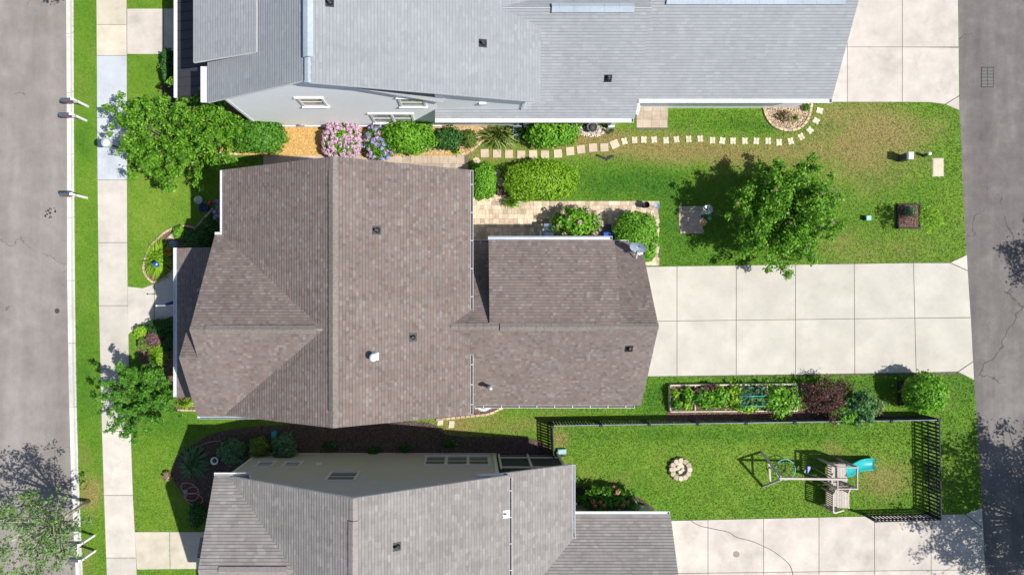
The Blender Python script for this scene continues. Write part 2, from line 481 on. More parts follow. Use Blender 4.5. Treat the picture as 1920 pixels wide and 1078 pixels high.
class MB:
    def __init__(self):
        self.v, self.f, self.s = [], [], []

    def add(self, vs, fs, smooth=False):
        b = len(self.v)
        self.v += [tuple(x) for x in vs]
        self.f += [tuple(i + b for i in f) for f in fs]
        self.s += [smooth] * len(fs)
        return self

    def box(self, c, size, rz=0, ry=0, rx=0):
        hx, hy, hz = size[0] / 2, size[1] / 2, size[2] / 2
        m = Matrix.Translation(Vector(c)) @ Matrix.Rotation(rz, 4, 'Z') @ Matrix.Rotation(ry, 4, 'Y') @ Matrix.Rotation(rx, 4, 'X')
        vs = [m @ Vector((x * hx, y * hy, z * hz)) for x in (-1, 1) for y in (-1, 1) for z in (-1, 1)]
        return self.add(vs, [(0, 1, 3, 2), (4, 6, 7, 5), (0, 4, 5, 1), (2, 3, 7, 6), (0, 2, 6, 4), (1, 5, 7, 3)])

    def bar(self, a, b, w, h=None, up=(0, 0, 1)):
        """square timber from a to b"""
        h = h or w
        a, b = Vector(a), Vector(b)
        d = (b - a).normalized()
        upv = Vector(up)
        if abs(d.dot(upv)) > .95:
            upv = Vector((0, 1, 0))
        x = d.cross(upv).normalized()
        y = x.cross(d).normalized()
        vs = []
        for p in (a, b):
            for i, j in ((-1, -1), (1, -1), (1, 1), (-1, 1)):
                vs.append(p + x * (i * w / 2) + y * (j * h / 2))
        return self.add(vs, [(3, 2, 1, 0), (4, 5, 6, 7), (0, 1, 5, 4), (1, 2, 6, 5), (2, 3, 7, 6), (3, 0, 4, 7)])

    def tube(self, pts, rad, n=8, cap=True):
        pts = [Vector(p) for p in pts]
        if not isinstance(rad, (list, tuple)):
            rad = [rad] * len(pts)
        vs, fs = [], []
        prev = None
        for i, p in enumerate(pts):
            d = (pts[min(i + 1, len(pts) - 1)] - pts[max(i - 1, 0)]).normalized()
            if prev is None:
                ref = Vector((0, 0, 1)) if abs(d.z) < .9 else Vector((1, 0, 0))
                x = d.cross(ref).normalized()
            else:
                x = (prev - d * prev.dot(d)).normalized()
            prev = x
            y = d.cross(x)
            for k in range(n):
                a = 2 * math.pi * k / n
                vs.append(p + (x * math.cos(a) + y * math.sin(a)) * rad[i])
        for i in range(len(pts) - 1):
            for k in range(n):
                fs.append((i * n + k, i * n + (k + 1) % n, (i + 1) * n + (k + 1) % n, (i + 1) * n + k))
        if cap:
            fs.append(tuple(range(n))[::-1])
            fs.append(tuple((len(pts) - 1) * n + k for k in range(n)))
        return self.add(vs, fs, True)

    def lathe(self, c, prof, n=20, sx=1, sy=1):
        """profile of (radius, z) turned about a vertical axis at c"""
        c = Vector(c)
        vs, fs = [], []
        for r, z in prof:
            for k in range(n):
                a = 2 * math.pi * k / n
                vs.append((c.x + r * math.cos(a) * sx, c.y + r * math.sin(a) * sy, c.z + z))
        for i in range(len(prof) - 1):
            for k in range(n):
                fs.append((i * n + k, i * n + (k + 1) % n, (i + 1) * n + (k + 1) % n, (i + 1) * n + k))
        if prof[0][0] > 1e-4:
            fs.append(tuple(range(n))[::-1])
        if prof[-1][0] > 1e-4:
            fs.append(tuple((len(prof) - 1) * n + k for k in range(n)))
        return self.add(vs, fs, True)

    def prism(self, poly, z0, z1, bev=0.0):
        """polygon (list of xy) between two heights, optional chamfer at the top"""
        poly = [Vector((p[0], p[1])) for p in poly]
        ar = sum(a.x * b.y - b.x * a.y for a, b in zip(poly, poly[1:] + poly[:1]))
        if ar < 0:
            poly.reverse()
        n = len(poly)
        rings = [[(p.x, p.y, z0) for p in poly]]
        if bev:
            rings.append([(p.x, p.y, z1 - bev) for p in poly])
            ins = []
            for i in range(n):
                a, b, c = poly[i - 1], poly[i], poly[(i + 1) % n]
                d1 = (b - a).normalized()
                d2 = (c - b).normalized()
                n1 = Vector((-d1.y, d1.x))
                n2 = Vector((-d2.y, d2.x))
                mm = n1 + n2
                k = mm.length_squared
                off = mm * (2 * bev / k) if k > .3 else n1 * bev
                q = b + off
                ins.append((q.x, q.y, z1))
            rings.append(ins)
        else:
            rings.append([(p.x, p.y, z1) for p in poly])
        vs = [v for r in rings for v in r]
        fs = []
        for i in range(len(rings) - 1):
            for k in range(n):
                fs.append((i * n + k, i * n + (k + 1) % n, (i + 1) * n + (k + 1) % n, (i + 1) * n + k))
        top = (len(rings) - 1) * n
        for t in tessellate_polygon([[Vector(v) for v in rings[-1]]]):
            a, b, c = [Vector(rings[-1][i]) for i in t]
            tt = t if (b - a).cross(c - a).z > 0 else t[::-1]
            fs.append(tuple(top + i for i in tt))
        fs.append(tuple(range(n))[::-1])
        return self.add(vs, fs)

    def mesh(self, name):
        me = bpy.data.meshes.new(name)
        me.from_pydata(self.v, [], self.f)
        for p, s in zip(me.polygons, self.s):
            p.use_smooth = s
        me.update()
        return me

    def build(self, name, mat, parent=None, anchor=None, kind=None):
        return link_mesh(name, self.mesh(name), mat, parent, anchor, kind)


def smooth_line(pts, closed=False, k=6):
    pts = [Vector((p[0], p[1])) for p in pts]
    n = len(pts)
    out = []
    rngi = range(n) if closed else range(n - 1)
    for i in rngi:
        p0 = pts[(i - 1) % n] if closed or i > 0 else pts[0]
        p1, p2 = pts[i], pts[(i + 1) % n]
        p3 = pts[(i + 2) % n] if closed or i + 2 < n else pts[-1]
        for j in range(k):
            t = j / k
            out.append(0.5 * ((2 * p1) + (-p0 + p2) * t + (2 * p0 - 5 * p1 + 4 * p2 - p3) * t * t + (-p0 + 3 * p1 - 3 * p2 + p3) * t ** 3))
    if not closed:
        out.append(pts[-1])
    return out


def pip(X, Y, poly):
    """points in polygon, numpy"""
    px = np.array([p[0] for p in poly])
    py = np.array([p[1] for p in poly])
    ins = np.zeros(len(X), bool)
    j = len(poly) - 1
    for i in range(len(poly)):
        cnd = ((py[i] > Y) != (py[j] > Y))
        with np.errstate(divide='ignore', invalid='ignore'):
            xi = (px[j] - px[i]) * (Y - py[i]) / (py[j] - py[i] + 1e-12) + px[i]
        ins ^= cnd & (X < xi)
        j = i
    return ins


EXCL = []


def gpoly(pp):
    return [tuple(G(x, y))[:2] for x, y in pp]


# ------------------------------------------------------------------ ground, streets, pavements
def lerp_tab(tab, y):
    for (y0, x0), (y1, x1) in zip(tab, tab[1:]):
        if y <= y1:
            return x0 + (x1 - x0) * (y - y0) / (y1 - y0)
    return tab[-1][1]


KW = [(-1500, 105), (0, 122), (300, 124), (520, 124), (720, 127), (880, 131), (1078, 140), (2600, 210)]       # street edge of the kerb
KE = [(-1500, 119), (0, 138), (300, 139), (520, 140.5), (720, 143), (880, 147), (1078, 155.5), (2600, 225)]    # lawn edge of the kerb
SW = [(-1500, 166), (0, 181), (340, 183), (560, 185.5), (760, 190), (900, 194), (1078, 200.5), (2600, 262)]
SE = [(-1500, 226), (0, 238), (500, 239), (620, 241), (830, 246), (960, 251), (1078, 257.5), (2600, 318)]
AW = [(-1500, 1760), (0, 1797), (200, 1799), (290, 1803), (470, 1811), (600, 1820), (710, 1826), (790, 1831), (900, 1838), (1000, 1844), (1078, 1848), (2600, 1925)]
YS = [-1500, -600, -200, 0, 100, 200, 290, 340, 470, 520, 600, 710, 790, 900, 1000, 1078, 1300, 1700, 2600]

g = MB()
g.add([(-900, -900, -.35), (900, -900, -.35), (900, 900, -.35), (-900, 900, -.35)], [(0, 1, 2, 3)])
g.build('ground', M['dirt'], anchor=(0, 0, -.35))['kind'] = 'structure'


def strip_sheet(name, mat, xl, xr, z):
    mb = MB()
    vs, fs = [], []
    for y in YS:
        a, b = G(xl(y), y, z), G(xr(y), y, z)
        vs += [a, b]
    for i in range(len(YS) - 1):
        fs.append((2 * i, 2 * i + 2, 2 * i + 3, 2 * i + 1))
    mb.add(vs, fs)
    o = mb.build(name, mat, anchor=(G(xl(500), 500, z)))
    o['kind'] = 'structure'
    return o


strip_sheet('street', M['street'], lambda y: -700, lambda y: lerp_tab(KW, y) + 1, -.1)
strip_sheet('alley', M['alley'], lambda y: lerp_tab(AW, y) - .5, lambda y: 2400, -.02)

# the lawn: a fine grid between kerb and alley that carries how lush or dry the grass is
def dry_tone(X, Y):
    """dryness 0..1 and lushness 0..1 of the turf at ground pixels X,Y"""
    d = np.zeros_like(X)
    l = np.full_like(X, .45)

    def blob(a, x, y, rx, ry, s):
        a += s * np.exp(-(((X - x) / rx) ** 2 + ((Y - y) / ry) ** 2))
    for x, y, rx, ry, s in ((1110, 262, 130, 24, .9), (1250, 285, 190, 26, .55), (1400, 285, 200, 32, .6), (1590, 250, 110, 60, .5), (1640, 330, 90, 50, .55),
                            (1700, 245, 120, 40, .55), (1600, 460, 110, 45, .45), (1500, 215, 120, 14, .3), (1740, 470, 90, 40, .3),
                            (920, 292, 60, 14, .8), (850, 800, 50, 24, .6), (950, 795, 110, 25, .55), (1030, 760, 40, 18, .2), (1048, 825, 18, 20, .8),
                            (170, 930, 24, 34, 1.1), (160, 1050, 26, 45, .5), (158, 860, 16, 30, .35), (162, 170, 16, 40, .3), (160, 560, 12, 50, .28), (165, 760, 10, 40, .3),
                            (1660, 905, 50, 42, .75), (1740, 870, 60, 60, .25), (1555, 840, 22, 12, .5), (1570, 862, 25, 10, .4), (1100, 890, 40, 60, .3), (1170, 905, 60, 25, .35),
                            (275, 312, 25, 16, .5), (300, 700, 30, 60, -.1), (1450, 980, 500, 8, .3), (1770, 760, 60, 60, .25), (1060, 880, 14, 40, .35), (1690, 730, 16, 30, .3), (1570, 200, 90, 20, .3)):
        blob(d, x, y, rx, ry, s)
    for x, y, rx, ry, s in ((1170, 345, 110, 28, .5), (1270, 430, 60, 70, .35), (1330, 520, 150, 40, .2), (1440, 235, 130, 12, .3), (165, 420, 18, 260, .1), (160, 720, 20, 80, .4),
                            (1500, 725, 320, 20, .3), (1380, 815, 300, 14, .35), (1800, 420, 70, 130, -.1), (310, 330, 70, 170, -.22), (300, 920, 50, 120, -.15), (160, 420, 20, 200, -.1), (1400, 850, 330, 70, -.15), (1800, 740, 40, 80, .2), (155, 270, 16, 40, .4), (1230, 750, 30, 30, .4), (310, 800, 60, 25, .3)):
        blob(l, x, y, rx, ry, s)
    # irregular drift
    for k, (fx, fy, ph) in enumerate(((.031, .023, 1.1), (.017, -.041, 2.3), (.053, .037, .4), (.011, .013, 5.0), (.083, -.061, 3.3), (.12, .09, 1.9))):
        w = np.sin(X * fx + Y * fy + ph + 1.5 * np.sin(Y * fx * 1.3 + k))
        d += (.045 if k < 4 else .03) * w
        l += .03 * np.cos(X * fy * 1.2 - Y * fx + ph * 2)
    return np.clip(d, 0, 1), np.clip(l, 0, 1)


def set_attr(me, name, arr):
    a = me.attributes.new(name, 'FLOAT', 'POINT')
    a.data.foreach_set('value', np.asarray(arr, dtype=np.float32))


def grass_mat(name, blades):
    m, nt, b = new_mat(name)
    p = wpos(nt)
    d = N(nt, 'ShaderNodeAttribute', attribute_name='dry').outputs['Fac']
    l = N(nt, 'ShaderNodeAttribute', attribute_name='lush').outputs['Fac']
    n1 = noise(nt, p, 3.2, 5, .7)
    n2 = noise(nt, p, 22, 3, .75)
    if blades:
        n2 = island(nt)
    lf = mth(nt, 'ADD', l, mth(nt, 'MULTIPLY_ADD', n1, .7, -.35))
    lf = mth(nt, 'ADD', lf, mth(nt, 'MULTIPLY_ADD', n2, .45, -.22))
    col = ramp(nt, lf, [(0.0, (.19, .26, .035)), (.42, (.1, .205, .016)), (.95, (.042, .135, .01))])
    df = mth(nt, 'ADD', d, mth(nt, 'MULTIPLY_ADD', n1, .9, -.5))
    df = mth(nt, 'ADD', df, mth(nt, 'MULTIPLY_ADD', n2, .6, -.3))
    df = mth(nt, 'MULTIPLY', mth(nt, 'SMOOTHSTEP', df, .1, .9) if False else mth(nt, 'SUBTRACT', df, .12), 1.25)
    n = N(nt, 'ShaderNodeClamp')
    nt.links.new(df, n.inputs[0])
    dc = ramp(nt, n2, [(.15, (.12, .115, .03)), (.5, (.21, .17, .055)), (.9, (.38, .3, .14))])
    col = mixc(nt, n.outputs[0], col, dc)
    nt.links.new(col, b.inputs['Base Color'])
    b.inputs['Roughness'].default_value = .75
    b.inputs['Specular IOR Level'].default_value = .15
    if not blades:
        bump(nt, b, n2, .8, .02)
    return m


M['turf'] = grass_mat('turf', False)
M['blade'] = grass_mat('grass_blades', True)

ys = np.concatenate([np.array([-1500, -700, -300, -120]), np.arange(-60, 1150, 9.0), np.array([1200, 1350, 1700, 2600])])
NXC = 190
t = np.linspace(0, 1, NXC)
VX = np.array([[lerp_tab(KE, y) + (lerp_tab(AW, y) - lerp_tab(KE, y)) * tt for tt in t] for y in ys])
VY = np.repeat(ys[:, None], NXC, 1)
V = np.stack([(VX - NX) * GS, (NY - VY) * GS, np.zeros_like(VX)], -1).reshape(-1, 3)
idx = np.arange(len(ys) * NXC).reshape(len(ys), NXC)
F = np.stack([idx[:-1, :-1], idx[1:, :-1], idx[1:, 1:], idx[:-1, 1:]], -1).reshape(-1, 4)
me = np_mesh('lawn', V, F)
dd, ll = dry_tone(VX.ravel(), VY.ravel())
set_attr(me, 'dry', dd)
set_attr(me, 'lush', ll)
link_mesh('lawn', me, M['turf'], anchor=(0, 0, 0), kind='structure')

# kerb with its gutter pan, cast in lengths
kerb = empty('kerb', G(130, 500), kind='structure')
kj = [-600, -480, -360, -240, -120, -55, 62, 173, 289, 408, 526, 643, 763, 881, 1000, 1120, 1240, 1360, 1480, 1600]
for a, b in zip(kj, kj[1:]):
    a2, b2 = a + .3, b - .3
    mb = MB()
    vs = []
    for y in (a2, (a2 + b2) / 2, b2):
        xw, xe = lerp_tab(KW, y), lerp_tab(KE, y)
        for x, z in ((xw, -.25), (xw, -.085), (xw + 7, -.1), (xw + 10.5, -.075), (xe - 3.5, .03), (xe - .3, .035), (xe, .03), (xe, -.25)):
            vs.append(G(x, y, z))
    fs = []
    for r in range(2):
        for k in range(7):
            fs.append((r * 8 + k, r * 8 + k + 1, (r + 1) * 8 + k + 1, (r + 1) * 8 + k))
    fs += [tuple(range(8))[::-1], tuple(range(16, 24))]
    mb.add(vs, fs)
    mb.build('kerb_length', M['kerb'], kerb)


def slabs(name, quads, mats, jointpoly=None, z=.035, gap=.011, bev=.006, z0=-.06, piece='slab'):
    """concrete slabs (ground pixel polygons) as separate pieces over a dark joint bed"""
    e = empty(name, G(*quads[0][0]), kind='structure')
    for i, q in enumerate(quads):
        poly = [Vector(G(x, y)[:2]) for x, y in q]
        ar = sum(a.x * b.y - b.x * a.y for a, b in zip(poly, poly[1:] + poly[:1]))
        if ar < 0:
            poly.reverse()
        n = len(poly)
        ins = []
        for k in range(n):
            a, b, c = poly[k - 1], poly[k], poly[(k + 1) % n]
            d1, d2 = (b - a).normalized(), (c - b).normalized()
            mm = Vector((-d1.y, d1.x)) + Vector((-d2.y, d2.x))
            ins.append(b + mm * (2 * gap / max(.4, mm.length_squared)))
        mb = MB().prism(ins, z0, z, bev)
        mb.build(piece, mats[i % len(mats)] if isinstance(mats, list) else mats, e)
        EXCL.append([tuple(p) for p in poly])
    return e


# sidewalk
sj = [-720, -603, -486, -369, -252, -135, -12, 47, 105, 221, 338, 455, 573, 692, 808, 928, 1045, 1162, 1279, 1396, 1513]
quads, mats = [], []
for a, b in zip(sj, sj[1:]):
    quads.append([(lerp_tab(SW, a), a), (lerp_tab(SE, a), a), (lerp_tab(SE, b), b), (lerp_tab(SW, b), b)])
    mats.append(M['walk_cream'] if b <= 105 else M['walk_blue'] if b <= 338 else M['walk'])
slabs('sidewalk', quads, mats)
# front walks
slabs('front_walk', [[(239.5, 537), (268, 540), (289.5, 532), (289.5, 606), (262, 611), (240.5, 627)], [(290, 532), (312, 520), (332, 501), (350, 501), (350, 588), (332, 590), (290, 606)]], M['walk'])
slabs('neighbour_walk_north', [[(238.5, 17), (307, 17), (307, 102.5), (238.5, 102.5)], [(307.5, 17), (345, 17), (345, 102.5), (307.5, 102.5)]], M['drive_pink'])
slabs('neighbour_walk_south', [[(252.5, 996), (318, 996), (319, 1066), (257, 1067)], [(318.5, 996), (420, 996), (420, 1066), (319.5, 1066)]], M['walk_cream'])
# driveway of the house in the middle
jx = [(1180, 1180), (1269, 1269), (1380, 1380), (1491, 1491), (1601, 1602), (1712, 1717)]
top = lambda x: 500 - (x - 1213) * 8 / 570
mid = lambda x: 602 - (x - 1235) * 7 / 585
bot = lambda x: 705.5 - (x - 1220) * 8 / 575
quads = []
for (a, a2), (b, b2) in zip(jx, jx[1:]):
    am, bm = (a + a2) / 2, (b + b2) / 2
    quads.append([(a, top(a)), (b, top(b)), (bm, mid(bm)), (am, mid(am))])
    quads.append([(am, mid(am)), (bm, mid(bm)), (b2, bot(b2)), (a2, bot(a2))])
quads.append([(1712, top(1712)), (1780, 493), (1814, 508), (1819.6, 595), (1714.5, mid(1714))])
quads.append([(1780.5, 492.5), (1812.5, 477.5), (1814, 507.5)])
quads.append([(1714.5, mid(1714)), (1819.8, 595.5), (1824, 677), (1795, 696.5), (1717, bot(1717))])
quads.append([(1795.5, 697), (1824.2, 677.5), (1826, 712.5)])
slabs('driveway', quads, M['drive'])
# north neighbour driveway
yn = [-230, -120, -15, 89, 192]
quads = []
for a, b in zip(yn, yn[1:]):
    quads += [[(1490, a), (1588, a), (1588, b), (1490, b)], [(1588, a), (1691, a), (1691, b), (1588, b)]]
    if b < 192:
        quads.append([(1691, a), (lerp_tab(AW, a) - 1, a), (lerp_tab(AW, b) - 1, b), (1691, b)])
quads += [[(1691, 89), (1797, 90), (1797.6, 180), (1771, 196), (1742, 192.5), (1691, 192)], [(1771.5, 196.3), (1797.7, 180.6), (1798.3, 208)]]
slabs('neighbour_driveway_north', quads, M['drive_pink'])
# south neighbour driveway
jx = [1160, 1223, 1327, 1431, 1535, 1639, 1745]
t2 = lambda x: 975 - (x - 1265) * 13 / 575
b2 = lambda x: 1074 - (x - 1265) * 7 / 560
quads = []
for a, b in zip(jx, jx[1:]):
    quads.append([(a, t2(a)), (b, t2(b)), (b, b2(b)), (a, b2(a))])
    for k in range(1, 4):
        quads.append([(a, b2(a) + 104 * (k - 1)), (b, b2(b) + 104 * (k - 1)), (b, b2(b) + 104 * k), (a, b2(a) + 104 * k)])
for k in range(0, 4):
    y0 = [t2(1745), b2(1745), b2(1745) + 104, b2(1745) + 208, b2(1745) + 312]
    y1 = [952, 1067, 1171, 1275, 1379]
    if k == 0:
        quads.append([(1745, y0[0]), (1808, 963), (1843, 990), (lerp_tab(AW, y1[1]) - 1, y1[1]), (1745, y0[1])])
        quads.append([(1809, 962.5), (1840.5, 951), (1843, 989)])
    else:
        quads.append([(1745, y0[k]), (lerp_tab(AW, y1[k]) - 1, y1[k]), (lerp_tab(AW, y1[k + 1]) - 1, y1[k + 1]), (1745, y0[k + 1])])
slabs('neighbour_driveway_south', quads, M['drive_pink'])
# joint beds under the slabs
for nm, pp in (('joint_bed', [(1178, 501), (1808, 491), (1816, 702), (1178, 707)]), ('joint_bed', [(1490, -230), (1797, -230), (1797, 192), (1490, 192)]), ('joint_bed', [(1160, 980), (1840, 968), (1860, 1380), (1160, 1380)])):
    o = MB().prism(gpoly(pp), -.2, .006).build(nm, M['joint'])
    o['kind'] = 'structure'
mb = MB()
vs = []
for y in YS:
    vs += [G(lerp_tab(SW, y) - .3, y, .007), G(lerp_tab(SE, y) + .3, y, .007)]
mb.add(vs, [(2 * i, 2 * i + 2, 2 * i + 3, 2 * i + 1) for i in range(len(YS) - 1)])
mb.build('joint_bed', M['joint'])['kind'] = 'structure'
EXCL.append([tuple(G(lerp_tab(SW, y) - .6, y))[:2] for y in (-100, 300, 600, 900, 1200)] + [tuple(G(lerp_tab(SE, y) + .6, y))[:2] for y in (1200, 900, 600, 300, -100)])


# ------------------------------------------------------------------ building helpers
def clip(poly, axis_val, keep_above):
    out = []
    n = len(poly)
    for i in range(n):
        a, b = poly[i], poly[(i + 1) % n]
        ia = (a[1] >= axis_val - 1e-9) if keep_above else (a[1] <= axis_val + 1e-9)
        ib = (b[1] >= axis_val - 1e-9) if keep_above else (b[1] <= axis_val + 1e-9)
        if ia:
            out.append(a)
        if ia != ib:
            t = (axis_val - a[1]) / (b[1] - a[1])
            out.append((a[0] + (b[0] - a[0]) * t, axis_val))
    return out


def roof(parent, pts, mat, fascia='white', thick=.13, step=.02, label=None):
    """a roof slope: overlapping shingle courses laid on a deck with a fascia edge"""
    pts = [Vector(p) for p in pts]
    n = (pts[1] - pts[0]).cross(pts[2] - pts[0]).normalized()
    if n.z < 0:
        pts.reverse()
        n = -n
    d = (Vector((0, 0, 1)) - n * n.z)
    d = d.normalized()
    u = d.cross(n).normalized()
    o0 = n * pts[0].dot(n)
    uv = [(p.dot(u), p.dot(d)) for p in pts]
    v0, v1 = min(q[1] for q in uv), max(q[1] for q in uv)
    verts, faces, uvs, mids = [], [], [], []
    v = v0
    while v < v1 - 1e-4:
        ve = min(v + EXPO, v1)
        vb = min(v + SLOT, ve - .001)
        q = clip(clip(uv, vb, True), ve, False)
        if len(q) >= 3:
            b = len(verts)
            for (a, c) in q:
                verts.append(o0 + u * a + d * c + n * (step * (1 - (c - v) / EXPO) + .006))
            faces.append(tuple(range(b, b + len(q))))
            uvs.append([(a, c - v0) for a, c in q])
            mids.append(0)
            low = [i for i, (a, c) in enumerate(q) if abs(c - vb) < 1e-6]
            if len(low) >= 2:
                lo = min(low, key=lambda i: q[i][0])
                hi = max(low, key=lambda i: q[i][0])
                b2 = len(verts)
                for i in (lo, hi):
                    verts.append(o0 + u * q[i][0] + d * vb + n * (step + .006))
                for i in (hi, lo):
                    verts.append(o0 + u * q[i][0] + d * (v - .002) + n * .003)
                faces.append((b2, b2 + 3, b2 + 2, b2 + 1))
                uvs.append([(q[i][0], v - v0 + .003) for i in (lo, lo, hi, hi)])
                mids.append(1)  # slot strip: dark asphalt edge with the course shadow line in its colour
        v = ve
    me = bpy.data.meshes.new('roof')
    me.from_pydata([tuple(x) for x in verts], [], faces)
    lay = me.uv_layers.new(name='UVMap')
    i = 0
    for f in uvs:
        for q in f:
            lay.data[i].uv = q
            i += 1
    me.update()
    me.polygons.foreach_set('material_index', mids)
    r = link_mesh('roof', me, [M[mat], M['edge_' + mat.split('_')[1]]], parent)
    mb = MB()
    nn = len(pts)
    vs = [p for p in pts] + [p - Vector((0, 0, thick)) for p in pts]
    fs = [tuple(range(nn)), tuple(range(nn, 2 * nn))[::-1]] + [(k, nn + k, nn + (k + 1) % nn, (k + 1) % nn) for k in range(nn)]
    mb.add(vs, fs)
    mb.build('fascia', M[fascia], r)
    return r


def gutter(parent, a, b, out, mat='gutter_white', hang=.75, w=.115, strap='gutter_white'):
    """open trough along an eave from a to b, out = unit xy direction away from the roof"""
    a, b, o = Vector(a), Vector(b), Vector((out[0], out[1], 0))
    mb = MB()
    prof = [(0.0, .0), (0.0, -.115), (w * .75, -.115), (w, -.03), (w, .012), (w - .016, .012), (w - .016, -.03), (w * .7, -.1), (.012, -.1), (.012, 0)]
    vs = []
    for p in (a, b):
        for x, z in prof:
            vs.append(p + o * (x + .004) + Vector((0, 0, z)))
    n = len(prof)
    fs = [(k, (k + 1) % n, n + (k + 1) % n, n + k) for k in range(n)]
    fs += [tuple(range(n))[::-1], tuple(range(n, 2 * n))]
    mb.add(vs, fs)
    # end caps
    for p in (a, b):
        mb.box(p + o * (w / 2 + .004) + Vector((0, 0, -.055)), (w if abs(o.x) > .5 else .012, w if abs(o.y) > .5 else .012, .12))
    gt = mb.build('gutter', M[mat], parent)
    if hang:
        MB().bar(a + o * (w * .42) + Vector((0, 0, -.085)), b + o * (w * .42) + Vector((0, 0, -.085)), w * .55, .02).build('gutter_floor_strip', M['soil'], gt)  # dark strip along the trough floor
        Lh = (b - a).length
        k = max(1, int(Lh / hang))
        d = (b - a).normalized()
        for i in range(k + 1):
            p = a + d * (Lh * (i + .5) / (k + 1)) + o * (w / 2 + .002) + Vector((0, 0, .008))
            MB().box(p, (w if abs(o.x) > .5 else .025, w if abs(o.y) > .5 else .025, .012)).build('gutter_hanger', M[strap], gt)
    return gt


def wall_poly(parent, pts, thick, mat, name='wall'):
    """vertical wall: pts in a plane, extruded along the thickness vector"""
    pts = [Vector(p) for p in pts]
    t = Vector(thick)
    n = len(pts)
    vs = pts + [p + t for p in pts]
    fs = [tuple(range(n)), tuple(range(n, 2 * n))[::-1]] + [(k, n + k, n + (k + 1) % n, (k + 1) % n) for k in range(n)]
    mb = MB().add(vs, fs)
    me = mb.mesh(name)
    bm = bmesh.new()
    bm.from_mesh(me)
    bmesh.ops.recalc_face_normals(bm, faces=bm.faces)
    bm.to_mesh(me)
    bm.free()
    return link_mesh(name, me, M[mat], parent)


def wall_box(parent, x0, x1, y0, y1, z0, z1, mat, name='wall'):
    return MB().box(((x0 + x1) / 2, (y0 + y1) / 2, (z0 + z1) / 2), (x1 - x0, y1 - y0, z1 - z0)).build(name, M[mat], parent)


def window(parent, x0, x1, z0, z1, y, s, mat='white', lights=1, head=True):
    """window in a wall facing s (+1 north, -1 south); casing, sashes, panes and sill stand proud of the wall"""
    mb = MB()
    w = .1
    d = .05
    yc = y + s * d / 2
    mb.box(((x0 + x1) / 2, yc, z1 - w / 2), (x1 - x0, d, w))
    for x in [x0 + w / 2, x1 - w / 2] + [x0 + (x1 - x0) * k / lights for k in range(1, lights)]:
        mb.box((x, yc, (z0 + z1) / 2 - .003), (w, d, z1 - z0 - 2 * w + .006 + w - .006))
    f = mb.build('window', M[mat], parent)
    MB().box(((x0 + x1) / 2, y + s * .05, z0 + .03), (x1 - x0 + .1, .1, .06)).build('sill', M[mat], f)
    if head:
        MB().box(((x0 + x1) / 2, y + s * .045, z1 + .022), (x1 - x0 + .12, .09, .04)).build('head_trim', M[mat], f)
    for k in range(lights):
        a = x0 + (x1 - x0) * k / lights + w * .9
        b = x0 + (x1 - x0) * (k + 1) / lights - w * .9
        MB().box(((a + b) / 2, y + s * .012, (z0 + z1) / 2), (b - a, .016, z1 - z0 - w)).build('pane', M['glass'], f)
        zm = (z0 + z1) / 2
        MB().box(((a + b) / 2, y + s * .028, zm), (b - a, .02, .05)).build('sash_rail', M[mat], f)
    return f


def ridge_vent(parent, a, b, mat, w=.17, lift=.06, pitch=.5):
    a, b = Vector(a), Vector(b)
    d = (b - a).normalized()
    s = Vector((-d.y, d.x, 0))
    prof = [(-w, -w * pitch + lift - .012), (-w, -w * pitch + lift + .015), (-w * .3, -w * pitch * .3 + lift + .026), (0, lift + .03), (w * .3, -w * pitch * .3 + lift + .026), (w, -w * pitch + lift + .015), (w, -w * pitch + lift - .012), (0, lift - .01)]
    n = len(prof)
    segs = max(1, int((b - a).length / .3))
    mb = MB()
    for i in range(segs):
        p0 = a + (b - a) * (i / segs)
        p1 = a + (b - a) * ((i + 1) / segs)
        h = .006 * (i % 2)
        vs = [p + s * x + Vector((0, 0, z + h)) for p in (p0, p1) for x, z in prof]
        mb.add(vs, [(k, n + k, n + (k + 1) % n, (k + 1) % n) for k in range(n)] + [tuple(range(n)), tuple(range(n, 2 * n))[::-1]])
    v = mb.build('ridge_vent', M[mat], parent)
    bm = bmesh.new()
    bm.from_mesh(v.data)
    bmesh.ops.recalc_face_normals(bm, faces=bm.faces)
    bm.to_mesh(v.data)
    bm.free()
    # dark mesh strip in the slot beneath the cap
    mb = MB()
    for sg in (-1, 1):
        mb.bar(a + s * sg * (w - .03) + Vector((0, 0, -w * pitch + lift * .35)), b + s * sg * (w - .03) + Vector((0, 0, -w * pitch + lift * .35)), .02, lift * .9)
    mb.build('vent_mesh', M['black'], v)
    return v


def ridge_cap(parent, a, b, mat, pitch=.5):
    return ridge_vent_like(parent, a, b, mat, pitch)


def ridge_vent_like(parent, a, b, mat, pitch, w=.15, lift=.022):
    a, b = Vector(a), Vector(b)
    d = (b - a).normalized()
    s = Vector((-d.y, d.x, 0))
    mb = MB()
    segs = max(1, int((b - a).length / .3))
    for i in range(segs):
        p0 = a + (b - a) * (i / segs)
        p1 = a + (b - a) * ((i + 1) / segs)
        z = lift + .004
        vs = []
        for p, l in ((p0, z), (p1, z + .012)):
            vs += [p + s * -w + Vector((0, 0, -w * pitch + l)), p + Vector((0, 0, l + .004)), p + s * w + Vector((0, 0, -w * pitch + l))]
        mb.add(vs, [(0, 1, 4, 3), (1, 2, 5, 4)])
        mb.add([vs[3], vs[4], vs[5], vs[5] - Vector((0, 0, .02)), vs[4] - Vector((0, 0, .02)), vs[3] - Vector((0, 0, .02))], [(0, 1, 4, 5), (1, 2, 3, 4)])
    return mb.build('ridge_cap', M[mat], parent)


def on_slope(px, py, f):
    z = 4.0
    for _ in range(12):
        q = P(px, py, z)
        z = f(q.x, q.y)
    return P(px, py, z)


